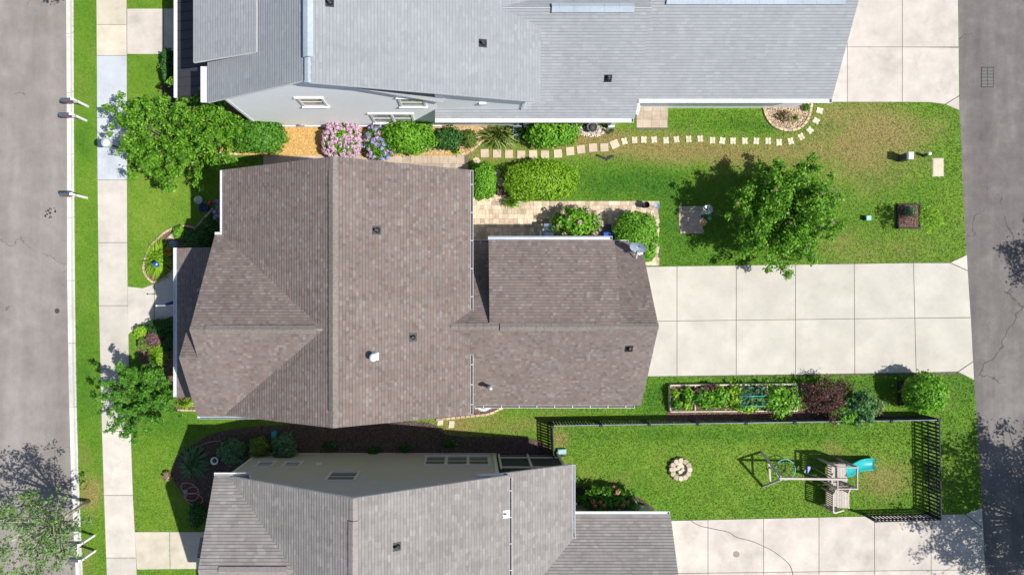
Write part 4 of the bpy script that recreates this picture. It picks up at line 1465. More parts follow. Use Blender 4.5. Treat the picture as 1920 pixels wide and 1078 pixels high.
b5 = bed('garden_bed', 'tan chip bed with stone rim at the north garage corner', [(1432, 206), (1438, 222), (1452, 238), (1476, 245), (1500, 240), (1515, 222), (1521, 196), (1500, 190), (1450, 196)], 'dirt', 'chip_tan', dens=420, size=.05)
edging(b5, smooth_line([(1432, 206), (1438, 222), (1452, 238), (1476, 245), (1500, 240), (1515, 222), (1521, 196)], False, 4), ln=.22, w=.12)
b6 = bed('garden_bed', 'reddish mulch bed round the air conditioner behind the house', [(884, 744), (950, 744), (945, 763), (915, 776), (890, 779), (830, 785), (830, 770)], 'mulch', 'chip_red', curve=False)
edging(b6, smooth_line([(822, 786), (860, 782), (890, 779), (915, 776), (932, 769), (945, 762)], False, 4), ln=.24, w=.12)
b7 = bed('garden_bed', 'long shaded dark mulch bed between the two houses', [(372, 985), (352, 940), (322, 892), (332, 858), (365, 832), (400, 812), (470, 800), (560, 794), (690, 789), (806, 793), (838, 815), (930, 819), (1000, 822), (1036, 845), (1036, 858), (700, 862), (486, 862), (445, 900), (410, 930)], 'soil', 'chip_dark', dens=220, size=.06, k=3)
b8 = bed('garden_bed', 'reddish mulch strip along the raised vegetable bed and picket fence', [(1250, 771), (1300, 772), (1490, 771), (1492, 719), (1520, 718), (1545, 730), (1590, 752), (1650, 770), (1660, 785), (1590, 788), (1450, 788), (1250, 789)], 'mulch', 'chip_red', dens=420, size=.045, curve=False)
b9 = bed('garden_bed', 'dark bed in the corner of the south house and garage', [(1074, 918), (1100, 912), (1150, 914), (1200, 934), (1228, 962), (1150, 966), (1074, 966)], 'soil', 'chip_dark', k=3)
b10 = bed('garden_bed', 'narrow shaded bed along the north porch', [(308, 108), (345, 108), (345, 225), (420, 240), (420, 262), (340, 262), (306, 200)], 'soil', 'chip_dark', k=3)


def square_bed(label, x0, x1, y0, y1):
    e = empty('square_planter', G((x0 + x1) / 2, (y0 + y1) / 2), label, 'planter')
    poly = gpoly([(x0, y0), (x1, y0), (x1, y1), (x0, y1)])
    MB().prism(poly, -.05, .09).build('soil', M['mulch'], e)
    chips(poly, 500, .04, 'chip_red', e, .1)
    EXCL.append(poly)
    a, b_ = G(x0, y1), G(x1, y0)
    for p, q in (((a.x, a.y), (b_.x, a.y)), ((a.x, b_.y), (b_.x, b_.y)), ((a.x, a.y + .05), (a.x, b_.y - .05)), ((b_.x, a.y + .05), (b_.x, b_.y - .05))):
        MB().bar((p[0], p[1], .075), (q[0], q[1], .075), .07, .16).build('board', M['wood_dark'], e)
    return e


square_bed('square dark timber planter with young sapling by the alley', 1681, 1722, 384, 428)
square_bed('dark timber planter partly covered by the round green shrub', 1684, 1726, 714, 757)

# raised vegetable bed
rb = empty('raised_bed', G(1372, 745), 'long pale timber raised vegetable bed beside the driveway lawn', 'raised bed')
poly = gpoly([(1254, 721), (1490, 719), (1490, 768), (1254, 770)])
MB().prism(poly, -.05, .22).build('soil', M['mulch'], rb)
chips(poly, 300, .05, 'chip_red', rb, .23)
EXCL.append(poly)
for a, b in (((1254, 721), (1490, 719)), ((1254, 770), (1490, 768))):
    for k in range(3):
        t0, t1 = k / 3, (k + 1) / 3
        p = G(a[0] + (b[0] - a[0]) * t0, a[1] + (b[1] - a[1]) * t0, .16)
        q = G(a[0] + (b[0] - a[0]) * t1 - .3, a[1] + (b[1] - a[1]) * t1, .16)
        MB().bar(p, q, .06, .32).build('board', M['wood_pale'], rb)
for x in (1254, 1300, 1434, 1490):
    MB().bar(G(x, 722.2, .158), G(x, 768, .158), .06, .31).build('board', M['wood_pale'], rb)

# stepping stones
tile_me = MB().prism([(-.21, -.21), (.21, -.21), (.21, .21), (-.21, .21)], -.03, .03, .012).mesh('stepping_stone')
tile_me.materials.append(M['tile'])
ORD = ['first', 'second', 'third', 'fourth', 'fifth', 'sixth', 'seventh', 'eighth', 'ninth', 'tenth', 'eleventh', 'twelfth', 'thirteenth', 'fourteenth', 'fifteenth', 'sixteenth', 'seventeenth', 'eighteenth', 'nineteenth', 'twentieth']
for i, (x, y, a) in enumerate([(908.5, 287.7, 2), (931.5, 288.5, 1), (953.9, 289.3, 1), (977, 290.4, 0), (999.3, 289.7, 2), (1021.6, 290.4, 0), (1045.8, 288.4, 4), (1068.6, 283.9, 5), (1089, 280.4, 8), (1111.5, 277.2, 4), (1132.9, 276.9, 2), (1152, 270.7, 24)]):
    o = bpy.data.objects.new('stepping_stone', tile_me)
    C.objects.link(o)
    o.location = G(x, y, random.uniform(.006, .018))
    o.rotation_euler = (0, 0, R(a))
    tag(o, 'large square tan stepping stone, %s from the paved side path' % ORD[i], 'stepping stone', 'large square stepping stones')
    p = G(x, y)
    EXCL.append([(p.x - .22, p.y - .22), (p.x + .22, p.y - .22), (p.x + .22, p.y + .22), (p.x - .22, p.y + .22)])
# small cast stones of four petals
mb = MB()
for sx_, sy_ in ((1, 1), (1, -1), (-1, -1), (-1, 1)):
    pts = [(.008 * sx_, .008 * sy_), (.125 * sx_, .02 * sy_), (.15 * sx_, .1 * sy_), (.135 * sx_, .165 * sy_), (.09 * sx_, .175 * sy_), (.02 * sx_, .145 * sy_)]
    mb.prism(pts, -.03, .03, .012)
mb.prism([(-.13, -.15), (.13, -.15), (.13, .15), (-.13, .15)], -.03, .012)
petal_me = mb.mesh('stepping_stone')
petal_me.materials.append(M['pale_stone'])
SM = [(1170.4, 265.2, 14), (1189.4, 263, 2), (1206.6, 262.4, 0), (1226, 262.5, 6), (1248.3, 263.7, 4), (1268, 262, 8), (1290.8, 261.2, 4), (1312.3, 260.6, 5), (1335.4, 263.5, 0), (1353.7, 264.2, -12), (1373.7, 264.6, 0), (1396.2, 264.4, 0), (1417.3, 264.8, -4), (1439.6, 264.6, 0), (1460, 267.3, 2), (1481.9, 265, 14), (1501.7, 256.7, 30), (1517.9, 244.8, 45), (1529.8, 227, 60), (1536.2, 208, 75)]
for i, (x, y, a) in enumerate(SM):
    o = bpy.data.objects.new('stepping_stone', petal_me)
    C.objects.link(o)
    o.location = G(x, y, random.uniform(.006, .018))
    o.rotation_euler = (0, 0, R(a))
    tag(o, 'small pale four-petal stepping stone, %s after the large square stones' % ORD[i], 'stepping stone', 'small pale stepping stones')
    p = G(x, y)
    EXCL.append([(p.x - .16, p.y - .17), (p.x + .16, p.y - .17), (p.x + .16, p.y + .17), (p.x - .16, p.y + .17)])
for nm, x, y, r_, lab in (('round_stone', 932, 325, .2, 'smaller round brown stepping stone between the two clipped bushes'), ('round_stone', 938, 342, .24, 'larger round brown stepping stone next to the paver patio')):
    p = G(x, y)
    o = MB().prism([(p.x + r_ * math.cos(a * .35) * random.uniform(.94, 1.04), p.y + r_ * math.sin(a * .35) * random.uniform(.94, 1.04)) for a in range(18)], -.02, .05, .02).build(nm, M['paver_grey'])
    tag(o, lab, 'stepping stone')
p = G(893, 302)
o = MB().prism([(p.x + (.22 if a % 2 == 0 else .17) * math.cos(a * math.pi / 7), p.y + (.22 if a % 2 == 0 else .17) * math.sin(a * math.pi / 7)) for a in range(14)], -.02, .05, .015).build('star_stone', M['tile'])
tag(o, 'scalloped tan stepping stone at the end of the side path', 'stepping stone')
for x, y, i in ((825, 790, 'left'), (846, 795, 'right')):
    p = G(x, y)
    o = MB().prism([(p.x - .16, p.y - .2), (p.x + .14, p.y - .18), (p.x + .17, p.y + .16), (p.x - .1, p.y + .2)], -.02, .05, .02).build('stepping_stone', M['pale_stone'])
    tag(o, 'irregular pale stone behind the house, the %s of two' % i, 'stepping stone')
    EXCL.append([(p.x - .2, p.y - .2), (p.x + .2, p.y - .2), (p.x + .2, p.y + .2), (p.x - .2, p.y + .2)])


# ------------------------------------------------------------------ plants
def bush(name, label, cat, px, py, w, h, ht, lm, leaf=.065, dens=2.6, p=2.0, lump=.1, group=None, heads=None, head_mat=None, head_r=.085, zb=0.0, stem='bark', asp=.55, shell=.3, rag=1.0):
    """shrub: stems and a crown of small leaves whose middle is seen at px,py"""
    zc = zb + ht * .52
    c = P(px, py, zc)
    s = (HC - zc) / FP
    rx, ry, rz = w / 2 * s, h / 2 * s, ht * .52
    base = Vector((c.x, c.y, zb))
    e = empty(name, base, label, cat, group)
    area = 2.2 * math.pi * ((rx * ry + rx * rz + ry * rz) / 3) * 1.5
    n = int(min(11000, max(220, dens * area / (2 * leaf * leaf * asp))))
    d = unitv(n)
    d[:, 2] = np.abs(d[:, 2]) * np.where(rng.random(n) < .8, 1, -.8)
    q = (np.abs(d[:, 0]) ** p + np.abs(d[:, 1]) ** p + np.abs(d[:, 2]) ** p) ** (-1 / p)
    k = rng.uniform(0, 6.28, 6)
    lum = 1 + lump * (.4 + .6 * rag) * (np.sin(d[:, 0] * 5 + k[0]) * np.sin(d[:, 1] * 5.5 + k[1]) + .6 * np.sin(d[:, 0] * 11 + k[2]) * np.sin(d[:, 1] * 12 + k[3]) + .5 * np.sin(d[:, 2] * 9 + k[4]))
    nc = max(14, int(area / .045))
    dc = unitv(nc)
    dc[:, 2] = np.abs(dc[:, 2]) * np.where(rng.random(nc) < .82, 1, -.8)
    wc = 1.04 + rag * rng.uniform(-.11, .16, nc)
    own = np.argmax(d @ dc.T, axis=1)
    dist = 1 - np.sum(d * dc[own], axis=1)
    bulge = wc[own] - 2.2 * rag * dist * math.sqrt(nc) / 6
    r = q * lum * np.clip(bulge, .6, 1.2) * (1 - shell * rng.random(n) ** 1.8)
    Cn = np.stack([c.x + d[:, 0] * rx * r, c.y + d[:, 1] * ry * r, c.z + d[:, 2] * rz * r], 1)
    out_ = rng.random(n) < .05 * rag
    Cn[out_] = np.array(c)[None] + (Cn[out_] - np.array(c)[None]) * rng.uniform(1.03, 1.2, (out_.sum(), 1))
    keep = Cn[:, 2] > zb + .03
    Cn, d = Cn[keep], d[keep]
    Nn = d + rng.normal(0, .55, d.shape)
    Nn[:, 2] += .25
    Nn /= np.linalg.norm(Nn, axis=1, keepdims=True)
    V, F = leaf_quads(Cn, Nn, leaf * rng.uniform(.5, 1.5, len(Cn)), asp)
    link_mesh('foliage', np_mesh('foliage', V, F), L[lm], e)
    mb = MB()
    for i in range(5):
        a = i * 1.257 + random.random()
        mb.tube([(c.x + .06 * math.cos(a), c.y + .06 * math.sin(a), zb - .03), (c.x + rx * .35 * math.cos(a), c.y + ry * .35 * math.sin(a), zb + ht * .4), (c.x + rx * .6 * math.cos(a + .3), c.y + ry * .6 * math.sin(a + .3), zb + ht * .7)], [.03, .02, .008], 6)
    mb.build('stem', M[stem], e)
    if heads:
        for i in range(heads):
            dd_ = unitv(1)[0]
            dd_[2] = abs(dd_[2]) * .8 + .1
            dd_ /= np.linalg.norm(dd_)
            hm = head_mat if isinstance(head_mat, str) else random.choice(head_mat)
            qq = (abs(dd_[0]) ** p + abs(dd_[1]) ** p + abs(dd_[2]) ** p) ** (-1 / p) * (1.06 + .06 * random.random())
            pos = Vector((c.x + dd_[0] * rx * qq, c.y + dd_[1] * ry * qq, c.z + dd_[2] * rz * qq * 1.04))
            sc = head_r * random.uniform(.75, 1.25)
            shared('flower_head', flower_mesh(hm), L[hm], pos, random.random() * 6, e, (sc, sc, sc * .8))
    return e


FLM = {}


def flower_mesh(hm):
    if hm not in FLM:
        FLM[hm] = []
        for k in range(2):
            n = 46
            d = unitv(n)
            Nn = d + rng.normal(0, .3, d.shape)
            Nn /= np.linalg.norm(Nn, axis=1, keepdims=True)
            V, F = leaf_quads(d * rng.uniform(.8, 1.0, (n, 1)), Nn, rng.uniform(.3, .48, n), .85, .05)
            FLM[hm].append(np_mesh('flower_head', V, F))
    return random.choice(FLM[hm])


def spiky(name, label, cat, px, py, w, h, ht, lm, n=110, bw=.02, zb=0.0, group=None, droop=.35):
    c = P(px, py, zb + ht * .4)
    s = (HC - ht * .4) / FP
    rx, ry = w / 2 * s, h / 2 * s
    e = empty(name, (c.x, c.y, zb), label, cat, group)
    V, F = [], []
    for i in range(n):
        a = random.uniform(0, 6.283)
        t_ = random.random() ** .6
        L_ = Vector((math.cos(a) * rx, math.sin(a) * ry, 0)) * t_
        top = ht * (1.05 - .75 * t_) * random.uniform(.75, 1.1)
        b = Vector((c.x + random.gauss(0, rx * .12), c.y + random.gauss(0, ry * .12), zb))
        m_ = b + L_ * .5 + Vector((0, 0, top * (1 + droop * .3)))
        tip = b + L_ * random.uniform(.9, 1.15) + Vector((0, 0, top * (1 - droop)))
        side = Vector((-math.sin(a), math.cos(a), 0)) * bw * random.uniform(.7, 1.3)
        i0 = len(V)
        V += [b - side * .7, b + side * .7, m_ - side, m_ + side, tip - side * .15, tip + side * .15]
        F += [(i0, i0 + 1, i0 + 3, i0 + 2), (i0 + 2, i0 + 3, i0 + 5, i0 + 4)]
    me = bpy.data.meshes.new('foliage')
    me.from_pydata([tuple(v) for v in V], [], F)
    me.update()
    link_mesh('foliage', me, L[lm], e)
    return e


def tree(name, label, base, ctr, rad, lm, bark='bark', nb=26, leaves=7000, leaf=.07, trunk=.09, spread=.26, along=.45, fork=.35, group=None, heads=0, head_mat=None, twig=True, asp=.5, up=.15, cat='tree', upper=True, nk=6):
    """tree: trunk, limbs to points through the crown's volume, leaf clumps along the outer part of every limb"""
    base, ctr = Vector(base), Vector(ctr)
    e = empty(name, base, label, cat, group)
    fk = base + (ctr - base) * fork
    fk.z = base.z + max(.25, (ctr.z - base.z) * fork)
    mid_ = (base + fk) / 2 + Vector((random.uniform(-.05, .05), random.uniform(-.05, .05), 0))
    tb = MB().tube([base - Vector((0, 0, .05)), mid_, fk], [trunk, trunk * .85, trunk * .75], 10)
    tb.build('trunk', M[bark], e)
    limb = MB()
    Cn, Nn = [], []
    tips = []
    for i in range(nb):
        z = 1 - 2 * (i + .5) / nb
        if upper:
            z = z * .75 + .2
        a = i * 2.39996 + random.uniform(-.3, .3)
        rr = math.sqrt(max(0, 1 - z * z))
        k = random.uniform(.62, 1.08) if random.random() < .8 else random.uniform(1.05, 1.28)
        tip = ctr + Vector((rr * math.cos(a) * rad[0] * k, rr * math.sin(a) * rad[1] * k, z * rad[2] * k))
        tips.append(tip)
        c1 = fk + (tip - fk) * .5 + Vector((random.uniform(-.15, .15), random.uniform(-.15, .15), up * rad[2] + random.uniform(-.05, .15)))
        pts = [fk * (1 - t_) ** 2 + c1 * 2 * t_ * (1 - t_) + tip * t_ * t_ for t_ in (0, .25, .5, .75, 1)]
        limb.tube(pts, [trunk * .5, trunk * .36, trunk * .24, trunk * .14, .006], 6, False)
        m_ = leaves // nb
        tk = along + (1.04 - along) * rng.random(nk) ** .8
        tk[0] = 1.0
        ok = rng.normal(0, 1, (nk, 3)) * spread * .75
        who = rng.integers(0, nk, m_)
        t_ = tk[who]
        A = np.array(fk)[None], np.array(c1)[None], np.array(tip)[None]
        tt = t_[:, None]
        pos = A[0] * (1 - tt) ** 2 + A[1] * 2 * tt * (1 - tt) + A[2] * tt * tt
        sp = spread * (1.15 - .45 * np.abs(2 * (t_ - along) / (1 - along) - 1))[:, None] * np.array([1, 1, .7])[None]
        off = rng.normal(0, 1, (m_, 3)) * sp * .62
        Cn.append(pos + off + ok[who] * np.array([1, 1, .7])[None])
        nn = off / (np.linalg.norm(off, axis=1, keepdims=True) + 1e-6) * .6 + rng.normal(0, .5, (m_, 3)) + np.array([0, 0, .7])[None]
        Nn.append(nn / np.linalg.norm(nn, axis=1, keepdims=True))
        # side twigs
        if twig:
            for j in range(2):
                q = pts[2] + (pts[4] - pts[2]) * random.uniform(.1, .7)
                limb.tube([q, q + Vector((random.gauss(0, .3), random.gauss(0, .3), random.uniform(0, .3))) * spread * 3], [trunk * .12, .004], 5, False)
    limb.build('limbs', M[bark], e)
    Cn, Nn = np.concatenate(Cn), np.concatenate(Nn)
    V, F = leaf_quads(Cn, Nn, leaf * rng.uniform(.6, 1.4, len(Cn)), asp)
    link_mesh('crown', np_mesh('crown', V, F), L[lm], e)
    for i in range(heads):
        tip = random.choice(tips)
        hm = head_mat
        pos = tip + Vector((random.gauss(0, .15), random.gauss(0, .15), random.uniform(.05, .2)))
        shared('flower_head', flower_mesh(hm), L[hm], pos, random.random() * 6, e, (.08, .08, .1))
    return e


# --- bed along the north neighbour
bush('shrub', 'square clipped green shrub between the street tree and the orange straw', 'shrub', 485, 257, 97, 58, 1.3, 'mid', p=3.2, dens=3, rag=.6)
bush('hydrangea', 'hydrangea covered in pink flower heads against the white wall', 'shrub', 642, 264, 64, 58, 1.0, 'bright', heads=190, head_mat='fl_pink', head_r=.095, p=3.2, rag=.5)
spiky('ornamental_grass', 'olive grass clump between the pink and the blue hydrangeas', 'plant', 688, 266, 48, 56, .9, 'yucca', n=150, bw=.014)
bush('hydrangea', 'hydrangea with blue and violet flower heads beside the leafy clipped shrub', 'shrub', 711, 268, 58, 62, .85, 'mid', heads=80, head_mat=['fl_blue', 'fl_blue', 'fl_purple', 'fl_pink'], head_r=.09)
bush('shrub', 'broad bright green shrub under the double window of the white house', 'shrub', 769, 257, 90, 62, 1.3, 'bright', p=2.8, dens=3, rag=.6)
bush('shrub', 'dark round shrub in the straw bed right of the broad shrub', 'shrub', 842, 261, 54, 42, .9, 'dark')
spiky('hosta', 'small yellow-green hosta at the edge of the side path', 'plant', 855, 285, 24, 16, .3, 'lime', n=40, bw=.035)
bush('shrub', 'small olive shrub at the curved end of the straw bed', 'shrub', 881, 261, 28, 32, .6, 'olive')
spiky('yucca', 'large striped yucca with spiky leaves near the stepping stones', 'plant', 937, 256, 86, 58, 1.0, 'yucca', n=260, bw=.028)
spiky('yucca', 'smaller dark spiky plant behind the large yucca', 'plant', 975, 250, 48, 46, .9, 'dark', n=120, bw=.025)
bush('shrub', 'long leafy hedge shrub beside the white pebble bed', 'shrub', 1036, 250, 92, 50, 1.3, 'bright', p=2.8, leaf=.08, dens=2.6, rag=.6)
bush('bush', 'tall clipped bush touching the corner gutter by the patio', 'shrub', 906, 341, 46, 66, 1.5, 'bright', p=2.3, leaf=.05, dens=3, rag=.42)
bush('bush', 'wide clipped lime bush between stepping stones and patio', 'shrub', 1014, 339, 130, 74, 1.4, 'lime', p=2.5, leaf=.05, dens=2.8, rag=.42)
e = spiky('potted_fern', 'potted bright fern standing on the paver patio', 'plant', 961, 380, 38, 32, .55, 'bright', n=110, bw=.022, zb=.3)
MB().lathe((PW[e.name].x, PW[e.name].y, .04), [(.1, 0), (.15, .28), (.17, .3), (.14, .3), (.13, .26)], 16).build('pot', M['terracotta'], e)
bush('rose_bush', 'white flowering shrub between the grill and the blue bin', 'shrub', 1080, 419, 88, 56, 1.5, 'bright', heads=26, head_mat='fl_cream', head_r=.11, leaf=.08, lump=.18)
bush('bush', 'big round clipped bush at the patio corner under the dish', 'shrub', 1191, 439, 80, 80, 1.7, 'bright', p=2.2, leaf=.052, dens=2.8, rag=.42)
bush('bush', 'small overhanging bush beside the satellite dish', 'shrub', 1206, 474, 40, 36, 1.5, 'bright', leaf=.06, dens=2.6)
# --- front beds
spiky('day_lily', 'bright yellow-green lily clump in the curved front bed', 'plant', 297, 487, 62, 84, .6, 'lime', n=460, bw=.025)
bush('shrub', 'dark evergreen shrub shaded by the porch roof corner', 'shrub', 373, 452, 56, 44, 1.0, 'dark')
bush('shrub', 'small bright shrub at the tip of the curved front bed', 'shrub', 336, 436, 22, 24, .5, 'bright')
bush('shrub', 'low dark shrub beneath the front gutter', 'shrub', 398, 424, 34, 36, .8, 'dark')
bush('hydrangea', 'purple and blue hydrangea under the front gutter', 'shrub', 411, 396, 18, 40, .9, 'mid', heads=16, head_mat=['fl_purple', 'fl_blue'], head_r=.08)
bush('flower_clump', 'small orange flowers beside the lily clump', 'plant', 314, 474, 12, 12, .3, 'fl_orange', leaf=.05)
bush('shrub', 'green shrub in shade along the south side of the front walk', 'shrub', 306, 613, 58, 30, .8, 'dark')
bush('barberry', 'plum coloured shrub in the front bed', 'shrub', 291, 633, 38, 30, .7, 'plum', leaf=.05)
bush('shrub', 'small yellow-green shrub at the front walk corner', 'shrub', 264, 622, 24, 24, .6, 'lime')
spiky('day_lily', 'bright lily clump between the plum shrub and the corner tree', 'plant', 295, 668, 42, 58, .6, 'lime', n=260, bw=.024)
bush('shrub', 'dark low shrub next to the porch in the south front bed', 'shrub', 318, 640, 26, 40, .6, 'dark')
bush('shrub', 'pinkish tan shrub left of the lily clump', 'shrub', 270, 644, 22, 26, .6, 'olive')
spiky('day_lily', 'low bright lilies at the south end of the porch', 'plant', 348, 757, 44, 22, .5, 'lime', n=130, bw=.022)
# --- north porch
for i, (x, y, l_) in enumerate(((318, 112, 'upper'), (317, 140, 'lower'))):
    bush('shrub', 'narrow dark shrub beside the north porch, the %s of two' % l_, 'shrub', x, y, 18, 36, 1.1, 'dark')
# --- small planting by the north garage
bush('shrub', 'small green tuft in the chip bed by the garage', 'plant', 1512, 201, 12, 12, .35, 'mid')
spiky('grass_tuft', 'yellow grass tuft in the chip bed by the garage', 'plant', 1490, 222, 24, 20, .35, 'yucca', n=60, bw=.012)
bush('shrub', 'sparse grey shrub in the chip bed by the garage', 'plant', 1472, 218, 26, 20, .4, 'tan', dens=.5)
# --- vegetables
VEG = [(1265, 737, 12, 14, 'lime', 'small lime seedling in the left bay of the raised bed'), (1270, 757, 22, 22, 'mid', 'leafy vegetable at the lower left of the raised bed'),
       (1288, 742, 20, 30, 'bright', 'tall leafy vegetable beside the first divider'), (1288, 761, 18, 16, 'lime', 'lettuce-like plant at the foot of the first divider'),
       (1309, 745, 16, 18, 'mid', 'small leafy plant right of the first divider'), (1326, 751, 30, 34, 'bright', 'round bushy vegetable in the middle bay'),
       (1352, 746, 30, 38, 'bright', 'feathery vegetable in the middle bay'), (1376, 741, 26, 36, 'lime', 'broad-leaved vegetable left of the green cage'),
       (1400, 742, 30, 36, 'blue', 'blue-green cabbage plants inside the green cage'), (1424, 741, 22, 34, 'blue', 'blue-green vegetable left of the last divider'),
       (1400, 764, 50, 14, 'lime', 'row of lime leaves spilling over the lower board'), (1465, 750, 62, 56, 'bright', 'large sprawling vegetable filling the right bay')]
for x, y, w_, h_, lm, lab in VEG:
    bush('vegetable', lab, 'plant', x, y, w_ * 1.15, h_ * 1.12, .5 if w_ < 60 else .8, lm, leaf=.075, dens=1.7, lump=.25, zb=.22, shell=.6, group='vegetables in the raised bed')
for x, y, l_ in ((1322, 728, 'middle'), (1336, 724, 'right'), (1308, 733, 'left')):
    bush('vegetable', 'dark purple leafy vegetable along the top board, the %s of three' % l_, 'plant', x, y, 14, 12, .35, 'maroon', leaf=.06, zb=.22, group='purple vegetables')
# --- south east corner
tree('japanese_maple', 'dark red maple beside the raised vegetable bed', G(1538, 752), P(1548, 742, 1.0), (1.0, .78, .65), 'maroon', nb=26, leaves=3600, leaf=.05, trunk=.06, spread=.2, fork=.25)
bush('shrub', 'blue-green shrub between red maple and fence', 'shrub', 1612, 764, 66, 60, 1.4, 'sage_light', lump=.22, shell=.5, leaf=.07)
bush('shrub', 'glossy green shrub leaning over the picket fence', 'shrub', 1580, 779, 50, 32, 1.2, 'bright', lump=.2)
bush('shrub', 'sparse pale shrub at the end of the mulch strip', 'shrub', 1643, 762, 24, 34, .9, 'tan', dens=.6)
spiky('grass_tuft', 'small lime tuft in the mulch left of the maple', 'plant', 1506, 763, 14, 12, .3, 'lime', n=50, bw=.02)
bush('round_shrub', 'round bright green shrub growing from the timber planter by the alley', 'shrub', 1731, 737, 74, 72, 1.9, 'bright', p=2.1, leaf=.065, dens=2.6, rag=.42)
# --- between the houses
bush('bush', 'rounded shrub left of three at the beige wall', 'shrub', 436, 845, 50, 46, 1.1, 'sage')
bush('bush', 'small olive shrub in the middle of three at the beige wall', 'shrub', 487, 840, 38, 40, 1.0, 'olive')
bush('bush', 'rounded shrub right of three at the beige wall', 'shrub', 534, 837, 46, 46, 1.1, 'sage')
spiky('palm_shrub', 'spreading spiky shrub in the shaded corner of the beige house', 'plant', 362, 868, 64, 74, .8, 'sage', n=240, bw=.028)
bush('shrub', 'dark shrub at the lower porch corner of the beige house', 'shrub', 372, 966, 34, 46, .8, 'dark')
bush('shrub', 'small dry grey tuft at the edge of the shaded lawn', 'plant', 313, 892, 18, 18, .3, 'tan', dens=1)
for x, y, l_ in ((620, 835, 'first'), (760, 838, 'third'), (845, 832, 'last'), (700, 845, 'second')):
    bush('ground_plant', 'small dim plant in the shaded mulch, %s of four from the left' % l_, 'plant', x, y, 26, 16, .3, 'dark', dens=1, group='small plants in the shaded bed')
bush('flower_shrub', 'dark shrub with coral flowers behind the beige house', 'shrub', 1140, 936, 100, 50, 1.2, 'mid', heads=12, head_mat='fl_coral', head_r=.1, lump=.22)
# --- trees
tree('street_tree', 'large spreading green tree between sidewalk and white house', G(352, 278), P(318, 257, 2.5), (2.7, 2.25, 1.1), 'leafy', nb=70, leaves=22000, leaf=.07, trunk=.11, spread=.2, fork=.25, up=.35, along=.35)
tree('street_tree', 'smaller bushy tree between the spreading tree and the porch', G(420, 240), P(400, 226, 1.9), (1.25, .95, .7), 'leafy', nb=24, leaves=5200, leaf=.07, trunk=.07, spread=.2, fork=.3)
tree('corner_tree', 'spreading tree with drooping branches over the sidewalk', G(285, 727), P(259, 744, 2.1), (1.85, 1.75, .9), 'mid', nb=70, leaves=21000, leaf=.058, trunk=.08, spread=.13, fork=.22, along=.15, up=.35, nk=11)
tree('crepe_myrtle', 'rounded tree with pale pink blooms on the back lawn', G(1432, 408), P(1474, 398, 2.6), (2.4, 2.3, 1.6), 'leafy', nb=90, leaves=32000, leaf=.068, trunk=.1, spread=.24, fork=.3, heads=14, head_mat='fl_cream', up=.3)
tree('sapling', 'thin young tree leaning from the square planter', G(1708, 406, .08), P(1745, 408, 1.7), (.55, .6, .5), 'lime', nb=14, leaves=900, leaf=.05, trunk=.02, spread=.13, fork=.5)
bush('small_plant', 'small pale seedling in the square planter', 'plant', 1705, 396, 20, 20, .5, 'sage', dens=.9, zb=.08)
tree('birch', 'pale barked tree leaning over the street at the lower left', G(167, 938), P(55, 1012, 4.6), (2.1, 2.3, 1.5), 'birch', bark='bark_pale', nb=44, leaves=3600, leaf=.075, trunk=.1, spread=.26, fork=.55, up=.1)
# --- trees standing outside the picture whose shade falls into it
tree('shade_tree', 'tree beyond the alley shading its lower end', (30.6, -12.0, 0), (30.4, -12.2, 5.6), (3.6, 4.2, 2.0), 'mid', nb=90, leaves=24000, leaf=.085, trunk=.14, spread=.42, fork=.35, group='shade trees outside the view')
tree('shade_tree', 'tree beyond the alley near the driveway', (32.6, 1.6, 0), (32.5, 1.0, 4.8), (1.5, 1.5, 1.3), 'mid', nb=16, leaves=4500, leaf=.09, trunk=.12, spread=.4, fork=.35, group='shade trees outside the view')
tree('shade_tree', 'street tree in front of the white house beyond the top edge', (-18.8, 17.6, 0), (-18.9, 17.4, 4.4), (2.6, 2.4, 1.6), 'mid', nb=28, leaves=9000, leaf=.09, trunk=.12, spread=.4, fork=.35, group='shade trees outside the view')


# ------------------------------------------------------------------ mailboxes
def make_mailbox(label):
    e = empty('mailbox', (0, 0, 0), label, 'mailbox', 'mailboxes along the kerb')
    MB().box((0, 0, .68), (.1, .1, 1.4)).box((0, 0, 1.4), (.13, .13, .05)).build('post', M['white'], e)
    MB().bar((.05, 0, 1.06), (-.5, 0, 1.06), .09, .07).bar((-.02, 0, .7), (-.36, 0, 1.03), .06, .06).build('arm', M['white'], e)
    prof = [(-.1, 0), (.1, 0), (.1, .14)] + [(.1 * math.cos(a), .14 + .1 * math.sin(a)) for a in [k * math.pi / 10 for k in range(1, 10)]] + [(-.1, .14)]
    n = len(prof)
    vs = [(x, y, 1.1 + z) for x in (-.62, -.1) for y, z in prof]
    bx = MB().add(vs, [tuple(range(n)), tuple(range(n, 2 * n))[::-1]] + [(k, n + k, n + (k + 1) % n, (k + 1) % n) for k in range(n)]).build('box', M['slate'], e)
    MB().box((-.3, -.115, 1.24), (.2, .02, .03)).box((-.2, -.115, 1.2), (.03, .02, .1)).build('flag', M['red'], e)
    MB().box((-.635, 0, 1.2), (.02, .17, .19)).build('door', M['dark_grey'], bx)
    return e


def copy_tree(o, loc, label):
    r_ = o.copy()
    C.objects.link(r_)
    r_.location = loc
    r_['label'] = label
    for ch in o.children:
        c_ = ch.copy()
        C.objects.link(c_)
        c_.parent = r_
        for g_ in ch.children:
            d_ = g_.copy()
            C.objects.link(d_)
            d_.parent = c_
    return r_


